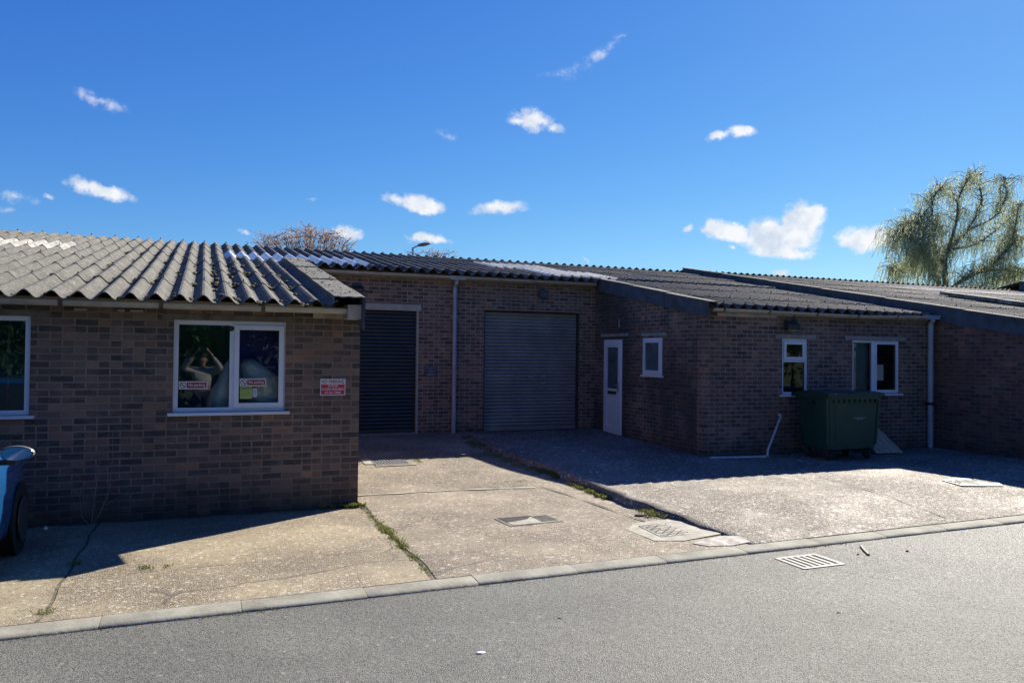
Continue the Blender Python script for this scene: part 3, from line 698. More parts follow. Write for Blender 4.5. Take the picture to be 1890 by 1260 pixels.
c = MB(); c.lathe([(.052, -.006), (.055, -.006), (.055, .006), (.052, .006)], 14, WC(xp, .065, 1.38)); c.build('pipe_collar', M['pipe'], dp, smooth=40)

# ---- unit D (far right, nearer) and the units beyond it
D = empty('workshop', (15.5, 8.95, .1), label='brick workshop at the right edge, blank side wall under a dark barge board', cat='building', group='brick workshops in one terrace')
WD = Frame((XD, 15.2), (XD, YD), (-1, 0)); dzD = .04
wall(WD, -.2, lambda s: side_top(15.2 - s, dzD), []).build('side_wall', M['brick4'], D)
wall(Frame((XD + .22, YD), (XE, YD), (0, -1)), -.2, rz(YD) + .1, []).build('front_wall', M['brick4'], D)
wall(Frame((XE, YD + .22), (XE, YB), (1, 0)), -.2, lambda s: side_top(YD + s, dzD), []).build('end_wall', M['brick4'], D)
mb = MB(); rws = rowsfrom(8.6); rws = [8.6] + [r for r in ROWS if r > 9]
for a, b in zip(rws, rws[1:]): sheet(mb, 13.36, 18.45, a, b, dzD, tonef=lambda x, y, t_: t_ + (.25 if x > 13.3 and x < 15 and y < 11 and random.random() < .3 else 0))
for y in (10.5, 12.15, 13.75, 15.35, 16.95, 19.4): bolts(mb, 13.5, 18.4, y, dzD)
roofD = mb.build('roof', [M['roofB'], M['dark']], D, smooth=50, merge=False)
back_slope(D, 13.36, 18.6, M['roofB'], dzD)
barge(D, 13.36, 8.55, 19.5, dzD, .31, -1, .15, 'capl')
mb = MB(); K = 5
for i in range(4):
    a = 8.6 + i * 1.58; b = a + 1.61
    rows = [[Vector((18.45 + .32 * k / K, y, rz(y) + dzD + AMP + .06 - .01 * t_)) for k in range(K + 1)] for t_, y in ((0, a), (1, b))]
    mb.grid(rows, tone=.7); mb.grid([[r[0] for r in rows], [r[0] - Vector((0, 0, .09)) for r in rows]]); mb.grid([[r[-1] for r in rows], [r[-1] - Vector((0, 0, .22)) for r in rows]]); mb.grid([[p for p in rows[0]], [p - Vector((0, 0, .02)) for p in rows[0]]])
mb.build('verge_capping', M['capl'], D)
Eo = empty('workshop', (22.5, 15.1, .2), label='farther set-back workshop, only its dark roof showing between two verges at far right', cat='building', group='brick workshops in one terrace')
wall(Frame((XE, YB), (XF, YB), (0, -1)), -.2, 3.5, []).build('front_wall', M['brick4'], Eo)
mb = MB(); rws = rowsfrom(14.78)
for a, b in zip(rws, rws[1:]): sheet(mb, 18.45, XF, a, b, dzD, tonef=lambda x, y, t_: t_ + (.5 if 16.8 < y < 17 and 20 < x < 26 else 0))
mb.build('roof', M['roofB'], Eo, smooth=50, merge=False); back_slope(Eo, 18.6, XF, M['roofB'], dzD)
mb = MB(); halfpipe(mb, 18.8, XF, 14.93, 3.5, .06); mb.build('gutter', M['gut'], Eo)
Fo = empty('workshop', (29, 8.95, .1), label='farthest workshop, only its dark barge board showing at the right edge below the willow', cat='building', group='brick workshops in one terrace')
wall(Frame((XF, YR), (XF, YD), (-1, 0)), -.2, lambda s: side_top(YR - s, dzD), []).build('side_wall', M['brick4'], Fo)
mb = MB(); rws = [8.6] + [r for r in ROWS if r > 9]
for a, b in zip(rws, rws[1:]): sheet(mb, XF - .02, 38, a, b, dzD + .28, seg=8)
mb.build('roof', M['roofB'], Fo, smooth=50, merge=False); barge(Fo, XF, 8.55, 19.5, dzD + .28, .40, -1, .1); back_slope(Fo, XF, 38, M['roofB'], dzD + .28)
wall(Frame((XF + .22, YD), (38, YD), (0, -1)), -.2, rz(YD), []).build('front_wall', M['brick4'], Fo)
# rear wall of the terrace
wall(Frame((38, 30), (-7, 30), (0, 1)), -.2, 2.4, []).build('rear_wall', M['brick4'], D)

# ------------------------------------------------------------------ moss on the near roof
mb = MB()
def clump(p, r, hgt, seed):
    rnd = random.Random(seed); K = 9; rows = []
    for j, (a, h_) in enumerate(((1, 0), (.92, .45), (.6, .85), (.2, 1.0))):
        rows.append([Vector(p) + Vector((math.cos(2 * math.pi * k / K) * r * a * (1 + .35 * mnoise.noise(Vector((k * 1.7, j, seed)))), math.sin(2 * math.pi * k / K) * r * 1.35 * a * (1 + .35 * mnoise.noise(Vector((k * 1.3, j + 4, seed)))), hgt * h_ * rnd.uniform(.8, 1.15))) for k in range(K)])
    mb.grid(rows, closed=True); mb.face(rows[-1])
def wave(x): return AMP * (.5 + .5 * math.cos(2 * math.pi * x / PITCH)) ** 1.15
for i in range(400):
    k = random.choice(range(-8, 6)) if random.random() < .85 else random.choice(range(-22, -8))
    x = (k + .5) * PITCH + random.gauss(.018, .022); 
    row = random.choice(ROWS[:5]); y = row - .03 + (random.expovariate(5) if random.random() < .8 else random.uniform(0, 1.5))
    if k < -4 and random.random() < .5: continue
    if x > 1.3 or y > 17: continue
    r = random.uniform(.010, .042) * (1.3 if k in (0, 1, 2) else 1)
    clump((x, y, rz(y) + wave(x) + .004), r, r * .7, i)
for i in range(60):
    y = random.uniform(9, 15); x = 1.4 + random.uniform(0, .3); r = random.uniform(.006, .018)
    clump((x, y, rz(y) + AMP + .048), r, r * .6, 900 + i)
mb.build('moss', M['moss'], smooth=60, merge=False, label='clumps of brown green moss in the troughs of the pale corrugated roof', cat='moss', kind='stuff')

# ------------------------------------------------------------------ signs and fixtures
def text_mesh(mb, txt, W, s, z, size, n, m=0, width=None, align='CENTER', bold=.012):
    cu = bpy.data.curves.new('t', 'FONT'); cu.body = txt; cu.size = size; cu.align_x = align; cu.align_y = 'CENTER'; cu.offset = bold * size; cu.resolution_u = 3
    ob = bpy.data.objects.new('t', cu); COL.objects.link(ob); dg = bpy.context.evaluated_depsgraph_get(); dg.update()
    me = ob.evaluated_get(dg).to_mesh(); xs = [v.co.x for v in me.vertices]; k = 1.0
    if width: k = width / (max(xs) - min(xs))
    for p in me.polygons: mb.face([W(s + me.vertices[i].co.x * k, n, z + me.vertices[i].co.y) for i in p.vertices], None, m)
    ob.to_mesh_clear(); bpy.data.objects.remove(ob); bpy.data.curves.remove(cu)
WAx = Frame((0, YA), (1, YA), (0, -1))
def plate(name, W, a, b, p, q, th, mat, n=0.0, **kw):
    mb = MB(); mb.box(a, b, n, n + th, p, q, 0, W); return mb.build(name, mat, loc=tuple(W((a + b) / 2, n, p)), **kw)
sg = plate('parking_sign', WAx, 1.297, 1.592, 1.335, 1.532, .006, M['white'], .001, label='red and white NO PARKING 24 hour access plate on brick right of the near window', cat='sign')
mb = MB(); mb.box(1.307, 1.582, .0062, .0075, 1.345, 1.466, 0, WAx); mb.build('red_panel', M['red'], sg)
mb = MB(); text_mesh(mb, 'NO PARKING', WAx, 1.4445, 1.497, .060, .0080, width=.262, bold=.02); mb.build('heading', M['dred'], sg, merge=False)
mb = MB(); text_mesh(mb, '24 HOUR', WAx, 1.4445, 1.447, .036, .0085, width=.12, bold=.025); text_mesh(mb, 'ACCESS REQUIRED', WAx, 1.4445, 1.408, .036, .0085, width=.258, bold=.02); text_mesh(mb, 'AT ALL TIMES', WAx, 1.4445, 1.367, .036, .0085, width=.19, bold=.02); mb.build('lettering', M['white'], sg, merge=False)
def no_parking(a, q, label, cx=0):
    nn = -.0385 if a < .2 else -.0245
    b, p = a + .30 + cx, q - .088
    sgn = plate('window_sticker', WAx, a, b, p, q, .0015, M['white'], nn, label=label, cat='sticker', group='No parking stickers inside the near window')
    mb = MB(); mb.box(a + .082, b - .010, nn + .0016, nn + .0024, p + .012, q - .012, 0, WAx); mb.build('red_panel', M['dred'], sgn)
    mb = MB(); c = (a + .043, (p + q) / 2); K = 22
    for k in range(K):
        a0, a1 = 2 * math.pi * k / K, 2 * math.pi * (k + 1) / K
        mb.face([WAx(c[0] + r * math.cos(t_), nn + .002, c[1] + r * math.sin(t_)) for r, t_ in ((.034, a0), (.034, a1), (.0275, a1), (.0275, a0))])
    e = .023; w_ = .0035; mb.face([WAx(c[0] - e - w_, nn + .0022, c[1] + e - w_), WAx(c[0] - e + w_, nn + .0022, c[1] + e + w_), WAx(c[0] + e + w_, nn + .0022, c[1] - e + w_), WAx(c[0] + e - w_, nn + .0022, c[1] - e - w_)])
    mb.build('symbol', M['slate'], sgn, merge=False)
    mb = MB(); text_mesh(mb, 'No parking', WAx, (a + .082 + b - .010) / 2, (p + q) / 2 + .003, .050, nn + .003, width=.175 + cx, bold=.012); mb.build('lettering', M['white'], sgn, merge=False)
no_parking(-.243, 1.505, 'No parking sticker low in the left pane of the two-pane near window')
no_parking(.397, 1.535, 'No parking sticker in the right casement of the near window, above the lime one', -.012)
lm = plate('notice_sticker', WAx, .402, .532, 1.305, 1.440, .0015, M['lime'], -.0245, label='lime yellow notice sticker low in the right casement of the near window', cat='sticker')
mb = MB()
mb.box(.408, .524, -.0228, -.0222, 1.412, 1.430, 0, WAx)
for zz, a, b in ((1.395, .410, .525), (1.374, .410, .520), (1.358, .425, .515), (1.340, .415, .512)): mb.box(a, b, -.0228, -.0222, zz, zz + .004, 0, WAx)
mb.build('lettering', M['limed'], lm)
tr = plate('warning_sticker', WAx, .540, .588, 1.325, 1.420, .0015, M['white'], -.0245, label='small white sticker with a triangle symbol beside the lime notice', cat='sticker')
mb = MB()
for (a, b, c, d) in (((.546, 1.385), (.582, 1.385), (.578, 1.389), (.550, 1.389)), ((.546, 1.385), (.564, 1.413), (.564, 1.407), (.551, 1.387)), ((.582, 1.385), (.564, 1.413), (.564, 1.407), (.577, 1.387))): mb.face([WAx(q[0], -.0224, q[1]) for q in (a, b, c, d)])
for zz in (1.375, 1.366, 1.355, 1.345): mb.box(.546, .580, -.0228, -.0222, zz, zz + .003, 0, WAx)
mb.build('symbol', M['slate'], tr, merge=False)
WBx = Frame((0, YB), (1, YB), (0, -1))
bs = plate('notice_sign', WBx, 4.165, 4.43, 1.375, 1.575, .008, M['slate'], .001, label='small dark slate notice on brick between the blue shutter and the downpipe', cat='sign')
mb = MB()
for zz, w_ in ((1.545, .22), (1.515, .08), (1.488, .23), (1.455, .09), (1.423, .20), (1.398, .17)):
    x = 4.297 - w_ / 2
    while x < 4.297 + w_ / 2:
        l = random.uniform(.008, .03); mb.box(x, min(x + l, 4.297 + w_ / 2), .0092, .0099, zz - .006, zz + .006, 0, WBx); x += l + .006
mb.build('lettering', M['ink'], bs)
def flood(W, s, z, name, label, k=1.0, lens='silver'):
    e = empty(name, tuple(W(s, 0, z)), label=label, cat='wall light')
    mb = MB(); mb.box(s - .05 * k, s + .05 * k, 0.001, .04, z + .02, z + .13 * k, 0, W); mb.build('bracket', M['clip'], e)
    mb = MB(); P = [W(s - .12 * k, .04, z + .10 * k), W(s + .12 * k, .04, z + .10 * k), W(s + .13 * k, .17 * k, z + .02), W(s - .13 * k, .17 * k, z + .02), W(s - .12 * k, .04, z - .07 * k), W(s + .12 * k, .04, z - .07 * k), W(s + .13 * k, .14 * k, z - .07 * k), W(s - .13 * k, .14 * k, z - .07 * k)]
    for f in ((0, 1, 2, 3), (4, 7, 6, 5), (3, 2, 6, 7), (0, 3, 7, 4), (1, 5, 6, 2), (0, 4, 5, 1)): mb.face([P[i] for i in f])
    mb.build('housing', M['dark'], e)
    mb = MB(); mb.box(s - .10 * k, s + .10 * k, .07, .135 * k, z - .078 * k, z - .0705 * k, 0, W); mb.build('lens', M[lens], e)
    return e
fl = flood(WC, 9.83 + o, 2.40, 'wall_light', 'dark floodlight on brick over the narrow window left of the green bin')
mb = MB(); mb.tube([WC(9.93 + o, .03, 2.50), WC(9.94 + o, .03, 2.6)], .014, 6); mb.build('sensor', M['dark'], fl)
flood(WBx, 2.78, 3.06, 'wall_light', 'dark wall light above the blue shutter beside the near roof verge', .9)
e = empty('wall_light', (6.76, 15.1, 3.10), label='square grey bulkhead light on brick above the wide grey shutter', cat='wall light')
mb = MB(); mb.box(6.67, 6.85, .001, .06, 3.05, 3.22, 0, WBx); mb.build('housing', M['clip'], e); mb = MB(); mb.box(6.69, 6.83, .061, .085, 3.07, 3.20, 0, WBx); mb.build('lens', M['clip'], e)
# papers on glass
plate('paper_notice', WCs, sy(14.69) + .20, sy(14.69) + .42, 1.42, 1.72, .001, M['paper'], -.014, label='white paper sheet behind the glass of the white door', cat='paper')
plate('paper_notice', WC, 11.93 + o, 12.12 + o, 1.42, 1.72, .001, M['paper'], -.052, label='white paper sheet behind the right casement above the bin', cat='paper')
# mark left on the wall above the door
mb = MB(); mb.box(sy(14.05), sy(14.02), .001, .008, 2.42, 2.60, 0, WCs); mb.build('wall_bracket', M['ink'], label='thin pale strip fixed to brick above the white door', cat='bracket')

# ------------------------------------------------------------------ bags inside the near window
def bag(name, prof, y, label, seed, mat='film'):
    """lumpy film bag: prof is a list of (z, xl, xr)"""
    mb = MB(); K = 28; rows = []
    for j, (z, xl, xr) in enumerate(prof):
        c, r = (xl + xr) / 2, (xr - xl) / 2; row = []
        for k in range(K):
            a = 2 * math.pi * k / K; q = 1 + .10 * mnoise.noise(Vector((2.5 * math.cos(a) * 1.5, 3 * z * 3, seed + math.sin(a) * 3))) + .05 * math.sin(7 * a + 11 * z)
            row.append(Vector((c + r * math.cos(a) * q, y + .17 * math.sin(a) * q * min(1, r / .15), z)))
        rows.append(row)
    mb.grid(rows, closed=True); mb.face(rows[-1]); mb.face(rows[0][::-1])
    return mb.build(name, M[mat], smooth='full', label=label, cat='bag')
bag('plastic_bag', [(.7, .45, .95), (1.15, .42, .93), (1.25, .40, .92), (1.4, .38, .90), (1.5, .38, .88), (1.6, .38, .80), (1.68, .38, .68), (1.74, .42, .60), (1.76, .47, .55)], 9.64, 'bulging clear plastic bag behind the right casement of the near window', 3)
bag('plastic_bag', [(.7, .05, .33), (1.15, .06, .33), (1.28, .07, .33), (1.4, .10, .34), (1.5, .16, .34), (1.6, .20, .34), (1.7, .24, .33), (1.75, .28, .32)], 9.66, 'crumpled plastic sheeting behind the left pane of the near window', 9)
mb = MB(); mb.box(.405, .95, 9.88, 9.90, .6, 2.28); mb.build('pin_board', M['navy'], label='navy blue board standing behind the right casement of the near window', cat='board')
mb = MB(); mb.tube([(-1.96, 9.75, .4), (-1.94, 9.75, 2.3)], .012, 6); mb.build('pole', M['galv'], label='thin grey upright pole behind the leftmost window', cat='pole')

# ------------------------------------------------------------------ wheeled bin
bx, by, bz = 9.70, 9.95, .105
BN = empty('wheeled_bin', (bx + .6, by + .3, bz), label='large dark green four-wheeled waste bin in front of the right-hand windows', cat='bin')
def bp(x, y, z): # taper towards the base
    x = x * .96
    f = .90 + .10 * min(1, (z - .20) / .85); return (bx + .61 + (x - .61) * f, by + .38 + (y - .38) * f, bz + z)
mb = MB(); K = 6
def rrect(x0, x1, y0, y1, r, z):
    pts = []
    for cx, cy, a0 in ((x1 - r, y1 - r, 0), (x0 + r, y1 - r, 90), (x0 + r, y0 + r, 180), (x1 - r, y0 + r, 270)):
        for k in range(K): a = R(a0 + 90 * k / (K - 1)); pts.append(Vector(bp(cx + r * math.cos(a), cy + r * math.sin(a), z)))
    return pts
rows = [rrect(0, 1.22, 0, .74, .07, z) for z in (.20, .23, .6, 1.0, 1.05)]
mb.grid(rows, closed=True); mb.face(rows[0][::-1]); rows2 = [rrect(-.03, 1.25, -.03, .77, .08, z) for z in (1.04, 1.09)]; mb.grid([rows[-1]] + rows2, closed=True); mb.face(rows2[-1])
for k in range(9): mb.box(.12 + k * .122, .15 + k * .122, -.022, 0.0, .98, 1.045, 0, bp)
for xx in (.02, 1.16): mb.box(xx, xx + .05, -.012, .0, .26, 1.0, 0, bp)
mb.box(.16, 1.06, -.006, .002, .27, .96, 0, bp)
body = mb.build('body', M['green'], BN, smooth=40)
mb = MB(); rows = []
for j in range(9):
    t_ = j / 8; y = -.05 + .86 * t_; z = 1.095 + .075 * math.sin(math.pi * min(1, .15 + t_ * .75)) ** .8
    rows.append([Vector((bx + x, by + y, bz + z + .008 * math.cos(x * 9))) for x in [-.05 + 1.27 * k / 24 for k in range(25)]])
mb.grid(rows); 
edge = [rows[0], [p - Vector((0, -.004, .055)) for p in rows[0]]]; mb.grid(edge); mb.grid([rows[-1], [p - Vector((0, 0, .06)) for p in rows[-1]]])
for e in (0, -1): mb.grid([[r[e] for r in rows], [Vector((r[e].x, r[e].y, bz + 1.06)) for r in rows]])
lid = mb.build('lid', M['greend'], BN, smooth=50)
mb = MB(); mb.tube([(bx + .05, by + .80, bz + 1.12), (bx + 1.13, by + .80, bz + 1.12)], .03, 8); mb.build('hinge', M['greend'], lid)
for s_ in (0, 1):
    xx = bx - .02 if s_ == 0 else bx + 1.15
    mb = MB(); mb.tube([(xx - .04 + .08 * s_, by + .30, bz + .98), (xx - .04 + .08 * s_, by + .46, bz + .98)], .02, 8); mb.box(xx - .03, xx + .05, by + .28, by + .48, bz + .93, bz + .955); mb.build('trunnion', M['greend'], BN)
for cx, cy in ((.13, .12), (1.03, .12), (.13, .64), (1.03, .64)):
    x_, y_ = bx + .61 + (cx - .61) * .95, by + .38 + (cy - .38) * .9
    mb = MB(); mb.lathe([(.03, -.022), (.072, -.022), (.08, -.012), (.08, .012), (.072, .022), (.03, .022)], 18, (x_, y_, bz + .08), 'x'); wh = mb.build('wheel', M['tyre'], BN, smooth=40)
    mb = MB(); mb.box(x_ - .035, x_ - .027, y_ - .03, y_ + .03, bz + .07, bz + .21); mb.box(x_ + .027, x_ + .035, y_ - .03, y_ + .03, bz + .07, bz + .21); mb.box(x_ - .04, x_ + .04, y_ - .04, y_ + .04, bz + .19, bz + .205); mb.build('fork', M['dark'], wh)
mb = MB()
for zz, w_ in ((.725, .30), (.700, .14)):
    x = .74 - w_ / 2
    while x < .74 + w_ / 2:
        l = random.uniform(.012, .05); mb.box(x, min(x + l, .74 + w_ / 2), -.0095, -.0085, zz - .006, zz + .006, 0, bp); x += l + .008
    mb.build('lettering', M['ink'], body); mb = MB()

# leaning board
mb = MB()
P0, P1 = Vector((11.28, 10.43, .125)), Vector((11.86, 10.36, .125)); T0, T1 = Vector((11.10, 10.92, .86)), Vector((11.42, 10.90, .84))
Q = [P0, P1, T1 + Vector((.03, 0, -.06)), T1 + Vector((-.05, 0, .03)), T0]
uvq = [(0, 0), (.6, 0), (.5, .85), (.42, .92), (.1, .95)]; nrm = Vector((0, -.82, .57)) * .018
mb.face([q + nrm for q in Q], uvq); mb.face([q for q in Q][::-1], uvq[::-1])
for i in range(5): j = (i + 1) % 5; mb.face([Q[i], Q[j], Q[j] + nrm, Q[i] + nrm], [(0, 0), (.3, 0), (.3, .02), (0, .02)])
mb.build('wooden_board', M['wood'], label='weathered wooden board leaning on brick beside the green bin', cat='board', loc=(11.5, 10.4, .12))
# white pipes
mb = MB(); mb.tube([(7.95, 10.78, .138), (8.93, 10.62, .138)], .020, 10); mb.tube([(8.90, 10.62, .138), (8.955, 10.60, .14)], .026, 10); mb.build('plastic_pipe', M['pvc'], smooth=50, label='white plastic pipe lying flat on the yard below the wall', cat='pipe', loc=(8.4, 10.7, .12))
tp = at_y(1441, 768, 10.98)
mb = MB(); mb.tube([(8.965, 10.56, .145), (9.02, 10.62, .24), tp], .020, 10); mb.tube([tp - Vector((.01, 0, .03)), tp + Vector((.0, -.0, .02)), tp + Vector((-.045, -.01, .03))], .025, 10); mb.build('plastic_pipe', M['pvc'], smooth=50, label='white plastic pipe with an elbow leaning up against the wall left of the bin', cat='pipe', loc=(9.0, 10.6, .12))

# ------------------------------------------------------------------ covers and gratings
def quadz(c, zf, m, mb, h=.004, th=.02):
    T = [Vector((x, y, zf(x, y) + h)) for x, y in c]; mb.face(T, None, m)
    for i in range(len(T)): j = (i + 1) % len(T); mb.face([T[i], T[j], T[j] - Vector((0, 0, th)), T[i] - Vector((0, 0, th))], None, m)
def bil(c, a, b):
    p = [Vector((*q, 0)) for q in c]; return (p[0] * (1 - a) + p[1] * a) * (1 - b) + (p[3] * (1 - a) + p[2] * a) * b
# yard gully in the road
ec = [(5.02, 5.42), (5.44, 5.42), (5.44, 5.745), (5.02, 5.745)]
G = empty('road_gully', (5.23, 5.58, -.05), label='pale slotted gully grating in the asphalt against the kerb', cat='drain')
mb = MB(); mb.face([(4.99, 5.39, -.0285), (5.47, 5.39, -.0285), (5.47, 5.775, -.0285), (4.99, 5.775, -.0285)]); mb.build('pit', M['irond'], G, merge=False)
mb = MB(); z0_, z1_ = -.034, -.024
for b_ in ((4.99, 5.47, 5.39, 5.425), (4.99, 5.47, 5.74, 5.775), (4.99, 5.025, 5.425, 5.74), (5.435, 5.47, 5.425, 5.74)): mb.box(*b_, z0_, z1_)
for k in range(5): x = 5.066 + k * .072; mb.box(x, x + .030, 5.425, 5.74, z0_, z1_ - .001)
mb.build('grating', plain('pale_iron', (.26, .25, .23), .5, .3, var=.2, scale=15), G)
# slotted grate on the drive near the blue shutter
mb = MB(); gr = empty('drain_cover', (2.85, 12.35, .07), label='grey slotted drain cover in the drive in front of the blue shutter', cat='drain')
zz = lambda x, y: zdrive(x, y) + .006
quadz([(2.57, 12.06), (3.13, 12.06), (3.13, 12.68), (2.57, 12.68)], zz, 0, mb, .006); mb.build('frame', M['galv'], gr)
mb = MB()
for k in range(11): x = 2.61 + k * .047; mb.face([(x, 12.1, zz(x, 12.1) + .009), (x + .016, 12.1, zz(x, 12.1) + .009), (x + .016, 12.64, zz(x, 12.64) + .009), (x, 12.64, zz(x, 12.64) + .009)])
mb.build('slots', M['irond'], gr, merge=False)
mb = MB(); quadz([(2.42, 12.2), (2.56, 12.2), (2.56, 12.66), (2.42, 12.66)], zz, 0, mb, .004); quadz([(2.55, 12.0), (3.2, 12.0), (3.2, 12.055), (2.55, 12.055)], zz, 0, mb, .004); mb.build('surround', M['smooth'], gr)
# sunken cover
sk = empty('drain_cover', (3.4, 7.93, 0), label='sunken drain cover with a dark broken corner in the middle of the drive', cat='drain')
sc_ = [(3.06, 8.12), (3.10, 7.68), (3.76, 7.72), (3.70, 8.14)]
mb = MB()
for e in range(4):
    a, b = Vector((*sc_[e], .012)), Vector((*sc_[(e + 1) % 4], .012)); c = Vector((3.41, 7.92, .012)); k = .06
    mb.face([a, b, b + (c - b) * k, a + (c - a) * k])
mb.build('frame', M['iron'], sk, merge=False)
mb = MB(); q = lambda a, b, h: Vector((*bil([sc_[1], sc_[2], sc_[3], sc_[0]], a, b).xy, h))
mb.face([q(.06, .06, .009), q(.94, .06, .009), q(.94, .94, .009), q(.72, .94, .009), q(.50, .55, .011), q(.20, .42, .009), q(.06, .38, .009)]); 
for k in range(8): a = .62 + k * .04; mb.face([q(a, .1, .013), q(a + .016, .1, .013), q(a + .05, .85, .013), q(a + .034, .85, .013)], None, 1)
mb.build('lid', [M['smooth'], M['irond']], sk, merge=False)
mb = MB(); mb.face([q(.06, .06, .0085), q(.94, .06, .0085), q(.94, .94, .0085), q(.06, .94, .0085)]); mb.build('hollow', M['irond'], sk, merge=False)
# concrete framed access cover
ac = empty('access_cover', (4.7, 7.0, .01), label='patterned metal access cover in a pale concrete surround beside the kerb', cat='drain')
cc = [(4.20, 7.10), (4.22, 6.62), (4.50, 6.52), (5.04, 6.62), (5.12, 7.02), (5.0, 7.42), (4.42, 7.36)]
za = lambda x, y: max(zdrive(x, y), zyard(x, y) if x > xb(y) - .1 else 0)
mb = MB(); cen = Vector((4.68, 6.97, 0)); zt = .0065
T = [Vector((x, y, zt if x < 5 else .014)) for x, y in cc]
mb.face(T); [mb.face([T[i], T[(i + 1) % 7], T[(i + 1) % 7] - Vector((-.0, 0, .06)), T[i] - Vector((0, 0, .06))]) for i in range(7)]; mb.build('surround', M['smooth'], ac)
pc = [(4.36, 6.72), (4.90, 6.70), (4.93, 7.24), (4.40, 7.22)]
mb = MB(); f = lambda a, b, h: Vector((*bil(pc, a, b).xy, h)); mb.face([f(0, 0, .0095), f(1, 0, .0095), f(1, 1, .0095), f(0, 1, .0095)])
for e in range(4):
    a, b = ((0, 0), (1, 0), (1, 1), (0, 1))[e], ((0, 0), (1, 0), (1, 1), (0, 1))[(e + 1) % 4]; mb.face([f(*a, .0125), f(*b, .0125), f(*b, .0), f(*a, .0)])
for i in range(9):
    for j in range(9):
        a, b = .06 + i * .1, .06 + j * .1; s_ = 1 if (i + j) % 2 else -1
        if random.random() < .08: continue
        w_, l_ = .020, .040
        pts = [(a + .04 - w_ - s_ * l_, b + .04 - l_), (a + .04 + w_ - s_ * l_, b + .04 - l_), (a + .04 + w_ + s_ * l_, b + .04 + l_), (a + .04 - w_ + s_ * l_, b + .04 + l_)]
        mb.face([f(*p_, .0115) for p_ in pts], None, 1)
mb.build('plate', [M['iron'], plain('dirt_in_grooves', (.07, .06, .05), .95)], ac, merge=False)
mb = MB(); T = [Vector((x, y, z)) for x, y, z in ((4.52, 6.40, .007), (4.60, 6.25, .007), (4.85, 6.20, .007), (5.10, 6.24, .012), (5.12, 6.44, .022), (4.98, 6.52, .018), (4.74, 6.48, .010))]
mb.face(T); [mb.face([T[i], T[(i + 1) % 7], T[(i + 1) % 7] - Vector((0, 0, .03)), T[i] - Vector((0, 0, .03))]) for i in range(7)]
structure(mb, 'concrete_patch', plain('white_patch', (.40, .37, .33), .8, var=.4, scale=9, bump=.5))
# far right cover
ff = [(9.85, 7.62), (10.45, 7.45), (10.70, 7.75), (10.35, 8.10), (9.95, 8.02)]
mb = MB(); zc = lambda x, y: zyard(x, y) + .006; quadz(ff, zc, 0, mb, .010)
for k in range(14):
    x = 9.93 + k * .05; y0_, y1_ = 7.66 + .1 * math.sin(k), 7.96 + .05 * math.sin(k * 2); mb.face([(x, y0_, zc(x, y0_) + .013), (x + .02, y0_, zc(x, y0_) + .013), (x + .06, y1_, zc(x, y1_) + .013), (x + .04, y1_, zc(x, y1_) + .013)], None, 1)
mb.build('manhole_cover', [M['iron'], M['irond']], merge=False, label='low patterned manhole cover in the yard toward the right edge', cat='drain', loc=(10.3, 7.8, .08))
# mortar screed line and joints across the drive
mb = MB(); pts = []
def strip(p, w0, h, zf, m=0):
    for i in range(len(p) - 1):
        a, b = Vector((*p[i], 0)), Vector((*p[i + 1], 0)); d = (b - a).normalized(); nn = Vector((-d.y, d.x, 0)) * w0 / 2
        n_ = max(1, int((b - a).length / .12))
        for k in range(n_):
            q0, q1 = a + (b - a) * k / n_, a + (b - a) * (k + 1) / n_
            j0, j1 = .6 + .4 * math.sin(11 * q0.x + 7 * q0.y), .6 + .4 * math.sin(11 * q1.x + 7 * q1.y)
            V = [q0 - nn * j0, q1 - nn * j1, q1 + nn * j1, q0 + nn * j0]; mb.face([Vector((v.x, v.y, zf(v.x, v.y) + h)) for v in V], None, m)
strip([(1.84, 9.98), (3.3, 9.95), (4.4, 9.82)], .022, .009, zdrive)
strip([(4.4, 9.82), (4.5, 9.1), (4.58, 7.6), (4.6, 7.4)], .035, .012, zdrive)
strip([(-.95, 7.1), (-.29, 7.13), (1.0, 7.13), (1.75, 7.2)], .010, .0075, zdrive)
strip([(8.45, 9.1), (8.40, 8.2), (8.0, 6.4)], .02, .014, zyard)
strip([(-7, 9.27), (-3, 9.265), (1.70, 9.27)], .07, .007, zdrive)
strip([(5.1, 14.95), (8.0, 14.97)], .07, .014, zyard); strip([(8.4, 11.02), (13.2, 10.88)], .07, .014, zyard)
structure(mb, 'slab_joint', plain('joint_dirt', (.12, .10, .065), .95, var=.4, scale=20))
mb = MB(); strip([(1.88, 9.93), (3.3, 9.90), (4.3, 9.77)], .10, .0085, zdrive); structure(mb, 'joint_mortar', M['smooth'])
# kerb gutter dirt
mb = MB()
for i in range(900):
    x = random.uniform(-3, 6); y = yk(x) - .20 - abs(random.gauss(0, .02)); r = random.uniform(.003, .010); z = -.031
    mb.face([(x - r, y - r * .6, z), (x + r, y - r * .5, z + r * .6), (x + r * .6, y + r, z + r * .3), (x - r * .5, y + r * .8, z + r * .7)], None, 0)
mb.build('gutter_grit', plain('grit', (.13, .10, .07), .95, var=.5, scale=60), merge=False, label='line of grit and leaf bits along the foot of the kerb', cat='grit', kind='stuff')

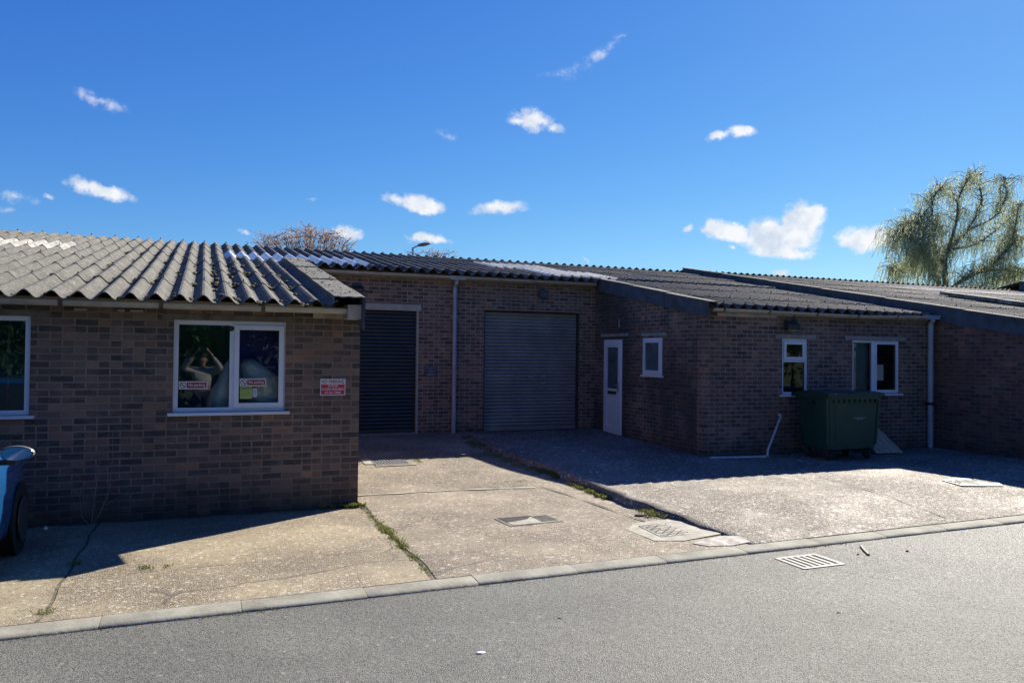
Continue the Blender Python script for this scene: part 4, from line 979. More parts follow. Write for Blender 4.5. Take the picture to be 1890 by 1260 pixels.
# ------------------------------------------------------------------ grass and weeds
mb = MB()
def tuft(x, y, z, n, h, sp=.04):
    for _ in range(n):
        a = random.uniform(0, 6.28); px, py = x + random.gauss(0, sp), y + random.gauss(0, sp); L = h * random.uniform(.4, 1.1); w_ = random.uniform(.002, .004)
        lean = random.uniform(.2, .9) * L; dx, dy = math.cos(a), math.sin(a); tn = random.random()
        mb.face([(px - dy * w_, py + dx * w_, z), (px + dy * w_, py - dx * w_, z), (px + dx * lean * .5, py + dy * lean * .5, z + L * .7), (px + dx * lean, py + dy * lean, z + L * .85)], None, 0, tn)
for i in range(70):
    y = random.uniform(6.3, 9.2); k = math.exp(-((y - 7.7) / .8) ** 2); tuft(1.80 + random.gauss(0, .012), y, -.012, int(10 + 30 * k), .03 + .02 * k, .028)
for i in range(16): tuft(random.gauss(1.70, .06), 9.24, .0, 18, .07, .02)
for x in (1.33, 1.48): tuft(x, 9.24, .0, 24, .08, .018)
for i in range(60): y = random.uniform(10.6, 14.6); tuft(xb(y) - .10 + random.gauss(0, .08), y, zdrive(0, y), 34, .045, .05)
for i in range(70): y = random.choice([random.uniform(10.3, 11.2), random.uniform(8.7, 9.9), random.uniform(8.9, 9.6)]); tuft(xb(y) - .05 + random.gauss(0, .025), y, zdrive(0, y), 30, .06, .03)
for i in range(16): tuft(4.84 + random.gauss(0, .05), 7.68 + random.gauss(0, .08), .02, 26, .05, .03)
for i in range(5): tuft(-.99 + random.gauss(0, .02), random.choice([7.55, 7.62, 6.25]), -.0, 30, .035, .03)
for i in range(7): tuft(-.45 + random.gauss(0, .08), 7.22 + random.gauss(0, .01), .005, 18, .03, .03)
for i in range(12): tuft(random.uniform(3.0, 4.4), 9.93 + random.gauss(0, .03), .01, 14, .02, .03)
for i in range(6): tuft(3.25 + random.gauss(0, .04), 12.3 + random.gauss(0, .12), zdrive(0, 12.3), 26, .03, .03)
for i in range(14): x = random.uniform(5.6, 6.2) if i < 8 else random.uniform(-1.3, .8); tuft(x, yk(x) - .205, -.031, 14, .022, .02)
for i in range(10): tuft(4.2 + random.gauss(0, .15), 10.25 + random.gauss(0, .06), .012, 16, .02, .04)
mb.build('joint_grass', M['grassm'], merge=False, label='short yellow green grass growing in the joints between slabs', cat='grass', kind='stuff')
# dry weed by the wall
WP = empty('dry_weed', (-1.08, 9.2, 0), label='tall leafless dry weed against the brick wall right of the blue car', cat='plant')
mb = MB()
def stem(p, r0):
    mb.tube(p, [r0 * (1 - .75 * i / (len(p) - 1)) for i in range(len(p))], 5)
yy = 9.2
stem([(-1.06, yy, 0), (-1.04, yy - .02, .25), (-1.0, yy - .01, .55), (-1.0, yy, .8)], .005)
stem([(-1.05, yy, 0), (-.98, yy - .03, .12), (-.90, yy - .02, .35), (-.87, yy, .7), (-.88, yy, .98)], .005)
stem([(-1.08, yy, 0), (-1.15, yy - .03, .1), (-1.17, yy - .02, .3), (-1.16, yy, .42)], .004)
for (a, b) in (((-1.03, .3), (-1.18, .5)), ((-1.18, .5), (-1.30, .62)), ((-1.02, .45), (-.93, .62)), ((-.9, .4), (-.76, .52)), ((-1.0, .6), (-1.1, .74)), ((-.88, .75), (-.97, .86)), ((-.93, .2), (-.72, .3)), ((-1.0, .62), (-.92, .8)), ((-1.12, .45), (-1.22, .47)), ((-1.17, .3), (-1.28, .4))):
    stem([(a[0], yy, a[1]), ((a[0] + b[0]) / 2, yy - .02, (a[1] + b[1]) / 2 + .02), (b[0], yy, b[1])], .0028)
mb.build('stems', M['drytwig'], WP)
# small litter
def lump(name, p, r, mat, label, cat, sq=.4, seed=1, sx=1.0):
    mb = MB(); rows = []
    for j, (a, h) in enumerate(((.8, 0), (1, .3), (.8, .75), (.3, 1))):
        rows.append([Vector((p[0] + r * sx * a * math.cos(k * .7854) * (1 + .4 * mnoise.noise(Vector((k, j, seed)))), p[1] + r * a * math.sin(k * .7854) * (1 + .4 * mnoise.noise(Vector((k + 9, j, seed)))), p[2] + r * sq * h * 2)) for k in range(8)])
    mb.grid(rows, closed=True); mb.face(rows[-1]); mb.face(rows[0][::-1]); return mb.build(name, mat, label=label, cat=cat, loc=p)
lump('paper_scrap', (1.66, 4.60, -.035), .022, M['white'], 'crumpled white paper scrap lying on the asphalt at the bottom of the picture', 'litter', .25, 3, 1.5)
lump('paper_scrap', (-1.46, 9.08, 0), .03, M['silver'], 'small shiny silver scrap at the foot of the wall near the car tyre', 'litter', .8, 5)
lump('brick_fragment', (4.72, 7.70, .0), .055, M['stone'], 'dark brick fragment on the drive beside the grass tuft by the ledge', 'brick', .25, 8, 1.5)
lump('stone', (6.42, 5.55, -.034), .016, M['leafd'], 'small dark pebble on the road right of the pale stick', 'stone', .5, 4)
lump('stone', (5.86, 5.62, -.034), .014, M['leafd'], 'small dark pebble on the road left of the pale stick', 'stone', .5, 6)
mb = MB(); mb.tube([(6.12, 5.84, -.018), (6.02, 5.70, -.020), (5.93, 5.56, -.022)], [.010, .012, .013], 8); mb.build('stick', M['cream'], label='short pale peeled stick on the road just off the kerb', cat='stick', loc=(6.02, 5.7, -.05))
for i, (x, y) in enumerate(((-.05, 4.6), (2.4, 5.0), (4.4, 4.4))):
    mb = MB(); a = random.uniform(0, 3); c, s_ = math.cos(a) * .02, math.sin(a) * .02
    mb.face([(x - c, y - s_, -.033), (x + s_ * .5, y - c * .5, -.027), (x + c, y + s_, -.031), (x - s_ * .5, y + c * .5, -.029)])
    mb.build('dead_leaf', M['leafd'], label=('small dead leaf on the near road, left', 'small dead leaf on the road below the sunken drain cover', 'small dead leaf on the near road below the gully grating')[i], cat='leaf', group='dead leaves on the road', loc=(x, y, -.055))

# ------------------------------------------------------------------ parked car (nose to the wall)
def build_car():
    xr = -1.53; Wd = 1.74; cx = xr - Wd / 2; y0 = 4.98; L = 3.95
    car = empty('parked_car', (cx, y0 + L / 2, 0), label='bright blue hatchback parked nose to the wall at the left edge', cat='car')
    st = [  # y, half width, z sill, z belt(shoulder), z roof, half width roof
        (0.00, .60, .42, .72, .80, .45), (.10, .78, .26, .82, .95, .58), (.35, .85, .22, .90, 1.22, .60), (.70, .87, .20, .93, 1.40, .60), (1.2, .87, .18, .94, 1.46, .61),
        (1.9, .87, .18, .95, 1.47, .61), (2.4, .87, .18, .96, 1.40, .60), (2.75, .87, .18, .96, 1.14, .62), (3.0, .87, .18, .945, .99, .66), (3.3, .865, .20, .90, .94, .62), (3.6, .84, .22, .82, .86, .58), (3.82, .76, .26, .70, .74, .52), (3.95, .60, .34, .58, .60, .42)]
    rows = []
    for (dy, hw, zs, zb, zr_, hr) in st:
        def pt(x, z): return Vector((cx + x, y0 + dy, z))
        half = [(0, zs - .02), (hw * .8, zs - .02), (hw * .97, zs + .06), (hw, zs + .22), (hw * 1.0, (zs + zb) / 2 + .08), (hw * .985, zb - .06), (hw * .93, zb), (hw * .90, zb + .012), (hr + (hw * .88 - hr) * .35, zb + (zr_ - zb) * .62), (hr, zr_ - .035), (hr * .8, zr_ - .005), (0, zr_ + .01)]
        rows.append([pt(x, z) for x, z in half] + [pt(-x, z) for x, z in half[-2:0:-1]])
    mb = MB(); mb.grid(rows, closed=True); mb.face(rows[0]); mb.face(rows[-1][::-1])
    body = mb.build('body', M['carp'], car, smooth=50)
    # windows as skins just above the body
    for sgn in (1, -1):
        for (i0, i1, nm) in ((2, 4, 'rear_window'), (4, 7, 'front_window')):
            g = MB(); rr = []
            for i in range(i0, i1 + 1):
                a, b = rows[i][7], rows[i][9]; a, b = (a, b) if sgn > 0 else (rows[i][-7], rows[i][-9])
                rr.append([a + (b - a) * t_ + Vector((sgn * .006, 0, .004)) for t_ in (.12, .5, .9)])
            g.grid(rr); g.build('side_window', M['black'], car, smooth='full')
    g = MB(); rr = [[rows[i][k] + Vector((0, .01, .012)) for k in (9, 10, 11, 12, 13)] for i in (6, 7, 8)]; g.grid(rr); g.build('windscreen', M['black'], car, smooth='full')
    g = MB(); rr = [[rows[i][k] + Vector((0, -.012, .006)) for k in (9, 10, 11, 12, 13)] for i in (1, 2, 3)]; g.grid(rr); g.build('rear_window', M['black'], car, smooth='full')
    for sgn in (1, -1):
        for dy in (.68, 3.22):
            yc = y0 + dy; xo = cx + sgn * .885
            a = MB(); a.lathe([(.325, -.02), (.33, .004), (.29, .006), (.001, .003)][::1], 26, (xo - sgn * .006, yc, .31), 'x'); arch = a.build('wheel_arch', M['black'], car, smooth=40)
            wv = MB(); e = sgn; wv.lathe([(.20, -.10), (.285, -.10), (.300, -.07), (.303, .0), (.295, .035), (.27, .05), (.20, .045)], 30, (xo - .06 * e, yc, .305), 'x') if e > 0 else wv.lathe([(.20, .10), (.285, .10), (.305, .07), (.308, .0), (.300, -.045), (.27, -.062), (.20, -.055)], 30, (xo + .03, yc, .305), 'x')
            wh = wv.build('wheel', M['tyre'], car, smooth=40)
            rm = MB(); rm.lathe([(.20, 0), (.195, .012 * e), (.05, .02 * e), (.001, .03 * e)], 24, (xo + .012 * e, yc, .305), 'x'); rm.build('rim', M['dark'], wh, smooth=40)
    # door mirrors
    for sgn in (1, -1):
        mx, my, mz = cx + sgn * .975, y0 + 2.45, .975
        q = MB(); rows2 = []
        for t_, sc2 in ((-.0, .93), (.015, 1.0), (.05, .95), (.09, .7), (.12, .3)):
            rows2.append([Vector((mx + .128 * sc2 * math.cos(a) * (1 + .12 * math.cos(a) * sgn), my + t_, mz + (.066 * sc2) * math.sin(a) + .01)) for a in [2 * math.pi * k / 24 for k in range(24)]])
        q.grid(rows2, closed=True); q.face(rows2[-1]); mir = q.build('door_mirror', M['silver'] if sgn > 0 else M['carp'], car, smooth=60)
        q = MB(); q.face([Vector((mx + .112 * math.cos(a) * (1 + .12 * math.cos(a) * sgn), my - .002, mz + .055 * math.sin(a) + .01)) for a in [2 * math.pi * k / 24 for k in range(24)]]); q.build('mirror_glass', mirg, mir, merge=False)
        q = MB(); q.box(min(mx, mx - sgn * .16), max(mx, mx - sgn * .16), my + .02, my + .07, mz - .085, mz - .045); q.build('mirror_arm', M['black'], mir)
    for sgn in (1, -1):
        q = MB(); q.lathe([(.085, -.03), (.08, .01), (.03, .03)], 16, (cx + sgn * .60, y0 + 3.80, .66), 'y'); q.build('headlight', M['silver'], car)
        q = MB(); q.box(cx + sgn * .66 - .07, cx + sgn * .66 + .07, y0 + .03, y0 + .10, .68, .86); q.build('rear_light', M['dred'], car)
_m = NT('mirror_glass', .03, 1.0); _m.color((.25, .3, .36)); mirg = _m.m
build_car()

# ------------------------------------------------------------------ vegetation
def leafquad(mb, p, d, l, w, tone):
    d = d.normalized(); s = d.cross(Vector((random.gauss(0, 1), random.gauss(0, 1), random.gauss(0, 1))))
    if s.length < .01: s = Vector((1, 0, 0))
    s.normalize(); s *= w / 2; e = p + d * l
    mb.face([p, p + d * l * .4 + s, e, p + d * l * .4 - s], None, 0, tone)
def bez(pts, n):
    out = []
    for i in range(len(pts) - 1):
        p0, p1, p2, p3 = pts[max(i - 1, 0)], pts[i], pts[i + 1], pts[min(i + 2, len(pts) - 1)]
        for k in range(n): t_ = k / n; out.append(.5 * ((2 * p1) + (p2 - p0) * t_ + (2 * p0 - 5 * p1 + 4 * p2 - p3) * t_ ** 2 + (3 * p1 - p0 - 3 * p2 + p3) * t_ ** 3))
    return out + [pts[-1]]
def willow():
    yw = 33.0; rnd = random.Random(5)
    base = at_y(1752, 640, yw); base.z = -.1
    T = empty('willow_tree', tuple(base), label='tall weeping willow with trailing pale green strands behind the roofs at the right', cat='tree')
    wd = MB(); lf = MB(); P = lambda u, v, dy=0: at_y(u, v, yw + dy)
    fork = P(1748, 560)
    wd.tube([base, base + Vector((.1, 0, 2.5)), fork], [.48, .38, .33], 10)
    limbs = [([fork, P(1733, 525), P(1722, 495, -.5), P(1708, 472, -1), P(1700, 455, -1.4), P(1676, 440, -2)], .17),
             ([fork, P(1745, 522, .3), P(1744, 480, .6), P(1752, 460, 1), P(1785, 425, 1.4), P(1812, 372, 1.8), P(1800, 328, 2)], .19),
             ([P(1744, 490, .5), P(1728, 462, 0), P(1722, 420, -.5), P(1722, 370, -.6), P(1738, 345, -.5)], .10),
             ([P(1748, 465, .8), P(1765, 410, .4), P(1770, 365, .2), P(1790, 325, 0)], .10),
             ([fork, P(1765, 525, -1), P(1800, 505, -2), P(1840, 480, -2.5), P(1868, 440, -3), P(1880, 380, -3)], .13),
             ([P(1800, 505, -2), P(1845, 498, -2.2), P(1890, 505, -3)], .08),
             ([P(1840, 480, -2.5), P(1870, 450, -3), P(1925, 420, -3), P(1960, 370, -3)], .10),
             ([P(1785, 425, 1.4), P(1835, 400, 2), P(1858, 360, 2), P(1858, 330, 2)], .08),
             ([P(1752, 460, 1), P(1800, 450, 2.5), P(1850, 415, 3.5), P(1905, 360, 4)], .10),
             ([P(1700, 455, -1.4), P(1690, 420, -1), P(1700, 400, -.8)], .05),
             ([P(1722, 495, -.5), P(1700, 480, 1), P(1670, 490, 2), P(1648, 500, 2.5)], .06),
             ([P(1710, 440, -.5), P(1695, 415, -.2), P(1668, 420, 0), P(1650, 440, 0)], .04),
             ([fork, P(1780, 540, 2), P(1830, 520, 3), P(1900, 500, 3.5), P(1990, 440, 4)], .12),
             ([P(1900, 500, 3.5), P(1960, 400, 3), P(2000, 350, 3)], .08)]
    anchors = []
    for pts, r in limbs:
        c = bez(pts, 5); wd.tube(c, [r * (1 - .78 * i / (len(c) - 1)) for i in range(len(c))], 7)
        for i, p in enumerate(c):
            if i / len(c) > .30: anchors.append((p, i / len(c)))
    heads = []
    for p, f in anchors:
        for _ in range(6):
            d = Vector((rnd.gauss(0, 1), rnd.gauss(0, 1), rnd.uniform(-.2, 1.0))).normalized(); L = rnd.uniform(.35, 1.5)
            m_ = p + d * L * .6 + Vector((0, 0, .15)); e = p + d * L + Vector((0, 0, -.1))
            wd.tube([p, m_, e], [.022, .014, .006], 4, cap=False); heads += [m_, e, (m_ + e) / 2, (p + m_) / 2]
    for h in heads:
        for _ in range(rnd.choice((1, 1, 2, 2))):
            p = h + Vector((rnd.gauss(0, .10), rnd.gauss(0, .12), rnd.gauss(0, .06))); L = rnd.uniform(.4, 1.9) * (.55 if h.z > 11 else 1)
            dirv = Vector((rnd.gauss(-.25, .2), rnd.gauss(0, .2), -1)); n_ = int(L / .055); tn = rnd.random(); prev = p.copy()
            start = Vector((rnd.gauss(0, .5), rnd.gauss(0, .5), .25))
            pts = [p.copy()]
            for k in range(n_):
                t_ = k / n_; st_ = (start * max(0, 1 - t_ * 4) + dirv * min(1, .3 + t_ * 2)).normalized() * .055; p = p + st_
                if rnd.random() < .88:
                    dd = st_.normalized() * .8 + Vector((rnd.gauss(0, .6), rnd.gauss(0, .6), rnd.gauss(-.2, .3)))
                    leafquad(lf, p, dd, rnd.uniform(.07, .15), rnd.uniform(.022, .04), min(1, max(0, tn * .6 + rnd.random() * .4)))
                if k % 6 == 0: pts.append(p.copy())
            if len(pts) > 2: wd.tube(pts, .004, 3, cap=False)
    wd.build('trunk', M['bark'], T, smooth=60, merge=False); lf.build('crown', M['willow'], T, merge=False)
willow()
def upright_tree(name, pts_uv, yd, trunk_uv, label, leafmat, seed, nb, leafn, lw=.05):
    rnd = random.Random(seed); base = at_y(*trunk_uv, yd); base.z = -.1
    T = empty(name, tuple(base), label=label, cat='tree'); wd = MB(); lf = MB()
    fk = base + Vector((0, 0, 2.6)); wd.tube([base, base + Vector((.05, 0, 1.3)), fk], [.16, .13, .11], 8)
    for i in range(nb):
        u, v = pts_uv[i % len(pts_uv)]; tip = at_y(u + rnd.gauss(0, 5), v + abs(rnd.gauss(0, 5)), yd + rnd.gauss(0, .9))
        mid = fk.lerp(tip, .5) + Vector((rnd.gauss(0, .15), rnd.gauss(0, .15), .1)); c = bez([fk, mid, tip], 5)
        wd.tube(c, [.045 * (1 - .85 * k / (len(c) - 1)) for k in range(len(c))], 5, cap=False)
        for k, p in enumerate(c[3:]):
            for _ in range(3):
                d = Vector((rnd.gauss(0, .6), rnd.gauss(0, .6), rnd.uniform(.2, 1))).normalized(); L = rnd.uniform(.25, .75); e = p + d * L
                if e.z > tip.z + .25: e.z = tip.z + rnd.uniform(0, .25)
                wd.tube([p, (p + e) / 2 + Vector((rnd.gauss(0, .03), 0, 0)), e], [.012, .008, .004], 4, cap=False)
                for _ in range(leafn): t_ = rnd.uniform(.2, 1.05); leafquad(lf, p.lerp(e, t_) + Vector((rnd.gauss(0, .05), rnd.gauss(0, .05), rnd.gauss(0, .05))), Vector((rnd.gauss(0, 1), rnd.gauss(0, 1), rnd.gauss(.3, 1))), rnd.uniform(.05, .10), rnd.uniform(.03, lw), rnd.random())
    wd.build('trunk', M['twig'], T, smooth=60, merge=False); lf.build('crown', leafmat, T, merge=False)
upright_tree('blossom_tree', [(u, 418 + 14 * abs(math.sin(u * .7)) + (0.010 * (u - 570) ** 2) ** .72) for u in range(484, 652, 7)], 34, (570, 600), 'bushy tree with pinkish brown young leaves rising behind the roof at left', M['blossom'], 11, 46, 9)
upright_tree('young_tree', [(u, 468) for u in (775, 790, 800, 805, 815, 822, 835)], 36, (805, 600), 'tip of a sparse twiggy tree just over the roof right of the street lamp', M['blossom'], 12, 12, 5)
# trees across the road behind the photographer, seen only in the window glass
def round_tree(loc, hgt, rad, seed):
    rnd = random.Random(seed); T = empty('roadside_tree', loc, label='leafy dark green tree across the road, seen only as a reflection in the windows', cat='tree', group='trees across the road behind the camera')
    wd = MB(); lf = MB(); b = Vector(loc); top = b + Vector((0, 0, hgt * .6)); wd.tube([b, b + Vector((.1, 0, hgt * .3)), top], [.2, .16, .08], 8)
    for i in range(44):
        d = Vector((rnd.gauss(0, 1), rnd.gauss(0, 1), rnd.gauss(0, .9))).normalized(); c = b + Vector((0, 0, hgt * .50)) + Vector((d.x * rad, d.y * rad, d.z * hgt * .46)) * rnd.uniform(.4, 1)
        wd.tube([b + Vector((0, 0, hgt * .35)), c], [.05, .01], 4, cap=False)
        for _ in range(230 if abs(loc[0]) < 13 else 110): leafquad(lf, c + Vector((rnd.gauss(0, .5), rnd.gauss(0, .5), rnd.gauss(0, .45))), Vector((rnd.gauss(0, 1), rnd.gauss(0, 1), rnd.gauss(0, 1))), rnd.uniform(.15, .26), rnd.uniform(.09, .15), rnd.random())
    wd.build('trunk', M['bark'], T, merge=False); lf.build('crown', M['hedge'], T, merge=False)
for i, x in enumerate((-11, -7, -3.4, .4, 4.2, 8, 12, 16.5, 21, 26, 31.5, 37, 43)): round_tree((x, -7.5 - (i % 2) * 1.6, 0), 6.2 + (i % 3) * .7, 2.7, 40 + i)

# street lamp
lb = at_y(762, 600, 33); lt = at_y(762, 457, 33)
SL = empty('street_lamp', (lb.x, 33, -.1), label='grey street lamp with a leaf-shaped head rising behind the middle roof', cat='street lamp')
mb = MB(); mb.tube([(lb.x, 33, -.1), (lb.x, 33, 2), (lt.x, 33, lt.z)], [.09, .07, .05], 10); mb.build('post', M['galv'], SL, smooth=50)
h0, h1 = at_y(776, 452, 33), at_y(796, 449, 33)
mb = MB(); mb.tube([(lt.x, 33, lt.z - .05), (lt.x + .03, 33, lt.z), h0], .03, 8); mb.build('arm', M['galv'], SL)
mb = MB(); ax = (h1 - h0); n_ = 9; rows = []
for j in range(n_):
    t_ = j / (n_ - 1); c = h0 - ax * .25 + ax * 1.25 * t_; r = .16 * math.sin(math.pi * min(1, .12 + .86 * t_)) ** .7
    rows.append([c + Vector((0, r * math.cos(a) * .8, r * math.sin(a) * .55)) for a in [2 * math.pi * k / 10 for k in range(10)]])
mb.grid(rows, closed=True); mb.face(rows[0]); mb.face(rows[-1]); mb.build('lamp_head', M['lampg'], SL, smooth='full')
# birds
def bird(p, k, label, name='bird'):
    mb = MB(); p = Vector(p); A_ = [(-.30, .03, .010), (-.16, .0, .03), (-.05, .0, .062), (.05, .03, .065), (.12, .075, .05), (.165, .115, .042), (.20, .125, .03), (.225, .122, .010), (.27, .112, .004)]
    rows = [[p + Vector((x * k, r * math.cos(a) * k, (z + .06 + r * math.sin(a)) * k)) for a in [2 * math.pi * i / 10 for i in range(10)]] for x, z, r in A_]
    mb.grid(rows, closed=True); mb.face(rows[0]); mb.face(rows[-1])
    for s_ in (-.02, .02): mb.tube([p + Vector((.02 * k, s_ * k, .03 * k)), p + Vector((.01 * k, s_ * k, -.06 * k))], .006 * k, 5)
    mb.build(name, M['bird'], smooth='full', label=label, cat='bird', loc=tuple(p))
q = at_y(1811, 323, 35); bird(q, 1.05, 'black crow perched on the topmost twigs of the willow')
q = at_y(1683, 439, 31.2); bird(q, .8, 'small dark bird perched low on the left side of the willow')

# ------------------------------------------------------------------ the photographer (seen reflected in the window)
def skin_body(name, mat, parent, verts, edges, radii, root=0):
    me = bpy.data.meshes.new(name); off = Vector(parent.location)
    me.from_pydata([tuple(Vector(v) - off) for v in verts], edges, []); ob = bpy.data.objects.new(name, me); COL.objects.link(ob)
    sk_ = ob.modifiers.new('s', 'SKIN'); sd = ob.modifiers.new('d', 'SUBSURF'); sd.levels = 2; sd.render_levels = 2
    for i, r in enumerate(radii): me.skin_vertices[0].data[i].radius = (r, r) if not hasattr(r, '__len__') else r
    me.skin_vertices[0].data[root].use_root = True
    dg = bpy.context.evaluated_depsgraph_get(); dg.update(); nm = bpy.data.meshes.new_from_object(ob.evaluated_get(dg))
    bpy.data.objects.remove(ob); nm.materials.clear(); nm.materials.append(mat); nm.polygons.foreach_set('use_smooth', [True] * len(nm.polygons))
    o2 = bpy.data.objects.new(name, nm); COL.objects.link(o2); o2.parent = parent; return o2
PP = empty('person', (0, -.42, -.055), label='photographer in a grey jumper holding a phone up, reflected in the near window', cat='person')
g0 = -.055; yb = -.42
V = [(0, yb, g0 + .98), (0, yb, g0 + 1.18), (0, yb, g0 + 1.38), (0, yb + .01, g0 + 1.50), (0, yb + .03, g0 + 1.58), (0, yb + .04, g0 + 1.68), (0, yb + .03, g0 + 1.74),
     (.18, yb, g0 + 1.42), (.42, yb + .14, g0 + 1.50), (.15, yb + .34, g0 + 1.86), (-.18, yb, g0 + 1.42), (-.40, yb + .14, g0 + 1.52), (-.15, yb + .34, g0 + 1.86),
     (.10, yb, g0 + .90), (.12, yb + .02, g0 + .50), (.13, yb, g0 + .08), (.13, yb + .16, g0 + .04), (-.10, yb, g0 + .90), (-.12, yb + .02, g0 + .50), (-.13, yb, g0 + .08), (-.13, yb + .16, g0 + .04),
     (.085, yb + .40, g0 + 1.91), (-.085, yb + .40, g0 + 1.91)]
Ed = [(0, 1), (1, 2), (2, 3), (3, 4), (4, 5), (5, 6), (2, 7), (7, 8), (8, 9), (2, 10), (10, 11), (11, 12), (0, 13), (13, 14), (14, 15), (15, 16), (0, 17), (17, 18), (18, 19), (19, 20), (9, 21), (12, 22)]
Ra = [.155, .15, (.17, .12), .065, .055, .085, .07, .075, .05, .034, .075, .05, .034, .095, .065, .042, .03, .095, .065, .042, .03, .030, .030]
skin_body('body', M['skin'], PP, V, Ed, Ra)
ci = [0, 1, 2, 7, 8, 10, 11]
Vc = [V[0], V[1], V[2], V[7], V[8], Vector(V[8]).lerp(Vector(V[9]), .72), V[10], V[11], Vector(V[11]).lerp(Vector(V[12]), .72)]
skin_body('jumper', M['cloth'], PP, Vc, [(0, 1), (1, 2), (2, 3), (3, 4), (4, 5), (2, 6), (6, 7), (7, 8)], [.19, .19, (.21, .15), .105, .082, .062, .105, .082, .062])
Vj = [V[0], V[13], V[14], (V[15][0], V[15][1], V[15][2] + .02), V[17], V[18], (V[19][0], V[19][1], V[19][2] + .02)]
skin_body('jeans', M['jean'], PP, Vj, [(0, 1), (1, 2), (2, 3), (0, 4), (4, 5), (5, 6)], [.165, .11, .08, .06, .11, .08, .06])
mb = MB(); rows = []
for j in range(8):
    t_ = j / 7; z = g0 + 1.66 + .17 * t_; r = .098 * math.sqrt(max(.02, 1 - (max(0, t_ - .2) / .82) ** 2))
    rows.append([Vector((r * .88 * math.cos(a), yb + .01 + r * 1.05 * math.sin(a) * (.75 if math.sin(a) > 0 and t_ < .5 else 1), z)) for a in [2 * math.pi * k / 16 for k in range(16)]])
mb.grid(rows, closed=True); mb.face(rows[-1]); mb.build('hair', M['hair'], PP, smooth='full')
for s_ in (1, -1):   # face features and hands with five fingers
    mb = MB(); mb.lathe([(.001, .012), (.009, .008), (.011, 0)], 8, (s_ * .032, yb + .118, g0 + 1.69), 'y'); mb.build('eye', M['hair'], PP)
    mb = MB(); mb.lathe([(.02, -.006), (.03, 0), (.02, .008)], 10, (s_ * .088, yb + .03, g0 + 1.67), 'x'); mb.build('ear', M['skin'], PP)
    vs = [(s_ * .115, yb + .375, g0 + 1.885), (s_ * .10, yb + .40, g0 + 1.905), (s_ * .095, yb + .40, g0 + 1.93)]; es = [(0, 1), (1, 2)]; rs = [.026, .026, .022]
    for k, (dz_, ll) in enumerate(((.040, .95), (.028, 1.05), (.012, 1.0), (-.004, .8))):
        b_ = len(vs); vs += [(s_ * .092, yb + .415, g0 + 1.905 + dz_), (s_ * .088, yb + .437, g0 + 1.91 + dz_), (s_ * (.088 - .016 * ll), yb + .443, g0 + 1.912 + dz_)]; es += [(1, b_), (b_, b_ + 1), (b_ + 1, b_ + 2)]; rs += [.009, .0085, .0075]
    b_ = len(vs); vs += [(s_ * .085, yb + .385, g0 + 1.885), (s_ * .065, yb + .392, g0 + 1.88)]; es += [(1, b_), (b_, b_ + 1)]; rs += [.011, .009]
    skin_body('hand', M['skin'], PP, vs, es, rs)
mb = MB(); mb.lathe([(.012, -.012), (.009, .012), (.001, .02)], 8, (0, yb + .128, g0 + 1.655), 'y'); mb.build('nose', M['skin'], PP)
mb = MB(); mb.box(-.022, .022, yb + .118, yb + .126, g0 + 1.618, g0 + 1.626); mb.build('mouth', M['dred'], PP)
mb = MB(); mb.box(-.075, .075, -.012, -.004, H - .036, H + .036); mb.build('phone', M['black'], label='dark phone held up by the photographer, seen only as a reflection', cat='phone', loc=(0, -.008, H))

# ------------------------------------------------------------------ light
SAZ, SEL = R(58.5), R(38.0)
sd = bpy.data.lights.new('sun', 'SUN'); sd.energy = 5.0; sd.angle = R(.55); sd.color = (1.0, .93, .81)
so = bpy.data.objects.new('sun', sd); COL.objects.link(so)
sv = Vector((math.sin(SAZ) * math.cos(SEL), math.cos(SAZ) * math.cos(SEL), math.sin(SEL)))
so.rotation_euler = sv.to_track_quat('Z', 'Y').to_euler()
w = bpy.data.worlds.new('World'); sc.world = w; w.use_nodes = True
class WN(NT):
    def __init__(s, w): s.t = w.node_tree; s.n = s.t.nodes; s.l = s.t.links
t = WN(w); bg = t.n['Background']
sk = t.new('ShaderNodeTexSky'); sk.sky_type = 'NISHITA'; sk.sun_disc = False; sk.sun_elevation = SEL; sk.sun_rotation = SAZ
sk.air_density = 1.0; sk.dust_density = .15; sk.ozone_density = 3.0; sk.altitude = 200
sp_ = t.new('ShaderNodeSeparateColor'); t.l.new(sk.outputs[0], sp_.inputs[0]); cb = t.new('ShaderNodeCombineColor'); KS = .12
for i_, (g_, e_) in enumerate(((.62, 1.5), (.74, 1.15), (.93, .62))):   # deep clear-air blue
    t.l.new(t.math('MULTIPLY', t.math('POWER', t.math('MULTIPLY', sp_.outputs[i_], KS), e_), g_ / KS / 2.0), cb.inputs[i_])
t.l.new(cb.outputs[0], bg.inputs[0]); bg.inputs[1].default_value = KS
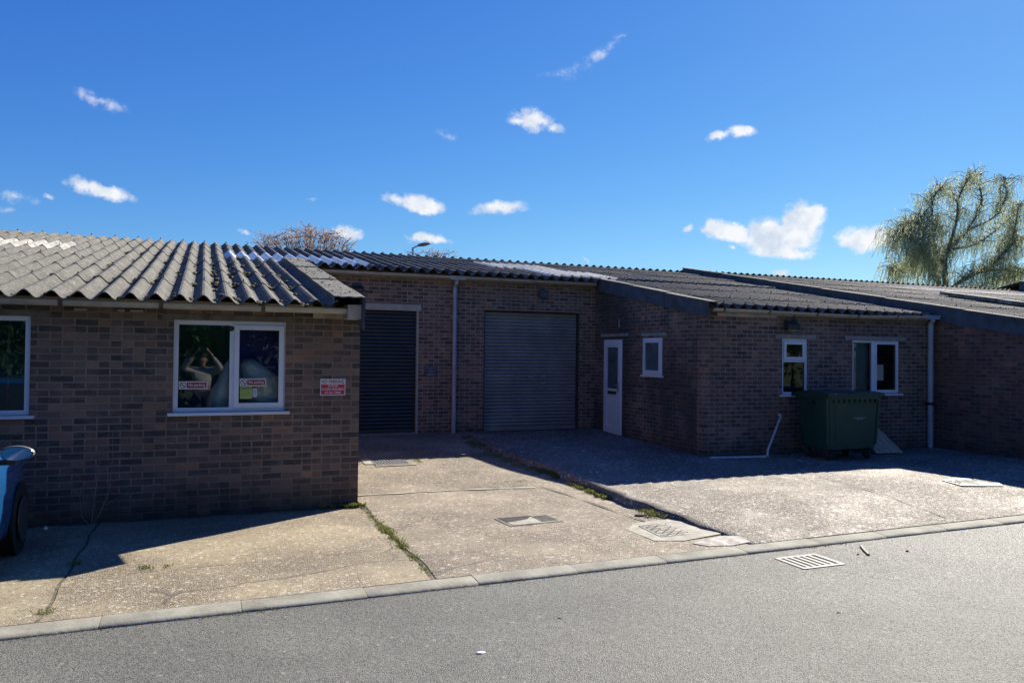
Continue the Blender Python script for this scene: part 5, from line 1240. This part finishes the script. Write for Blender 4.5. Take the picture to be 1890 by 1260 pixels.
# fair weather clouds, each where it floats in the sky: (u, v, a, b, rot deg, weight)
CL = [(1432, 438, 62, 30, 8, 1.0), (1478, 412, 36, 34, -20, 1.0), (1345, 428, 46, 17, 14, .9), (1440, 466, 52, 12, 6, .85), (1492, 395, 26, 14, -10, .9), (1312, 418, 18, 12, 0, .8),
      (1598, 440, 44, 22, -6, 1.0), (778, 376, 42, 15, 10, .95), (735, 368, 24, 11, 0, .55), (922, 383, 52, 11, -4, .62), (790, 441, 36, 10, 2, .85), (640, 428, 26, 13, 0, .85),
      (985, 222, 38, 18, 8, .7), (1022, 235, 26, 10, 10, .5), (955, 226, 20, 8, 0, .55), (1325, 254, 24, 8, -15, .62), (1370, 244, 26, 11, 8, .7),
      (185, 190, 46, 13, 16, .30), (150, 345, 26, 15, 20, .62), (195, 355, 48, 12, 10, .72), (30, 365, 36, 12, 5, .34), (10, 385, 16, 7, 0, .35), (1100, 106, 74, 15, -30, .22), (1150, 72, 40, 7, -24, .18), (1055, 128, 66, 9, -12, .18),
      (1270, 422, 8, 6, 0, .7), (1352, 458, 9, 5, 0, .5), (828, 250, 24, 12, 15, .18), (1440, 503, 14, 7, 0, .8), (447, 428, 13, 4, 0, .35), (95, 364, 11, 5, 10, .3), (1085, 480, 12, 4, 40, .25), (575, 367, 14, 3, 0, .2)]
co = t.new('ShaderNodeTexCoord').outputs['Generated']
nz = t.new('ShaderNodeTexNoise', Scale=34.0, Detail=7.0, Roughness=.62); t.l.new(co, nz.inputs['Vector'])
warp = t.vmath('ADD', co, t.vmath('MULTIPLY', t.vmath('SUBTRACT', nz.outputs['Color'], (.5, .5, .5)), (.028, .028, .020)))
f = None; wf = None
for (u, v, a, b, rot, wt) in CL:
    d = ray(u, v); L0 = d.length; c = d.normalized()
    up = (ray(u, v - 10).normalized() - c).normalized(); rt = (ray(u + 10, v).normalized() - c); rt = (rt - rt.dot(up) * up).normalized(); fw = rt.cross(up)
    th = R(-rot); r2 = rt * math.cos(th) + up * math.sin(th); u2 = -rt * math.sin(th) + up * math.cos(th)
    mtx = Matrix((r2, u2, fw)).transposed(); k = 1.42 / (F * L0)
    mp = t.new('ShaderNodeMapping'); mp.vector_type = 'TEXTURE'; t.l.new(warp, mp.inputs['Vector'])
    mp.inputs['Location'].default_value = c; mp.inputs['Rotation'].default_value = mtx.to_euler('XYZ'); mp.inputs['Scale'].default_value = (a * k, b * k, .2)
    ln = t.vmath('LENGTH', mp.outputs[0]); e = t.math('SUBTRACT', 1.0, ln)
    ew = t.math('MULTIPLY', t.math('MAXIMUM', e, 0.0), wt)
    f = e if f is None else t.math('MAXIMUM', f, e); wf = ew if wf is None else t.math('MAXIMUM', wf, ew)
n2 = t.new('ShaderNodeTexNoise', Scale=75.0, Detail=8.0, Roughness=.6); t.l.new(co, n2.inputs['Vector'])
g = t.math('ADD', t.math('MULTIPLY', wf, 1.9), t.math('MULTIPLY', t.math('SUBTRACT', n2.outputs['Fac'], .50), 1.9))
g = t.math('MULTIPLY', g, t.ramp(wf, [(.0, 0.), (.12, 1.)]))
al = t.math('MULTIPLY', t.ramp(g, [(-.0, 0.), (1.0, .94)], 'EASE'), t.ramp(wf, [(0., 0.), (.16, .62), (.42, 1.)]))
shade = t.ramp(t.noise(t.vmath('ADD', co, (.01, .01, .02)), 40, 4), [(.35, (.66, .74, .86)), (.6, (.97, .98, 1.0))])
b2 = t.new('ShaderNodeBackground', Strength=.50); t.l.new(shade, b2.inputs[0])
mx = t.new('ShaderNodeMixShader'); t.l.new(al, mx.inputs[0]); t.l.new(bg.outputs[0], mx.inputs[1]); t.l.new(b2.outputs[0], mx.inputs[2])
t.l.new(mx.outputs[0], t.n['World Output'].inputs['Surface'])

sc.view_settings.view_transform = 'Standard'; sc.view_settings.look = 'None'; sc.view_settings.exposure = 1.0; sc.view_settings.gamma = 1.0
sc.view_settings.use_curve_mapping = False
sc.cycles.max_bounces = 6; sc.cycles.transparent_max_bounces = 8; sc.cycles.caustics_reflective = False; sc.cycles.caustics_refractive = False
sc.cycles.use_denoising = True
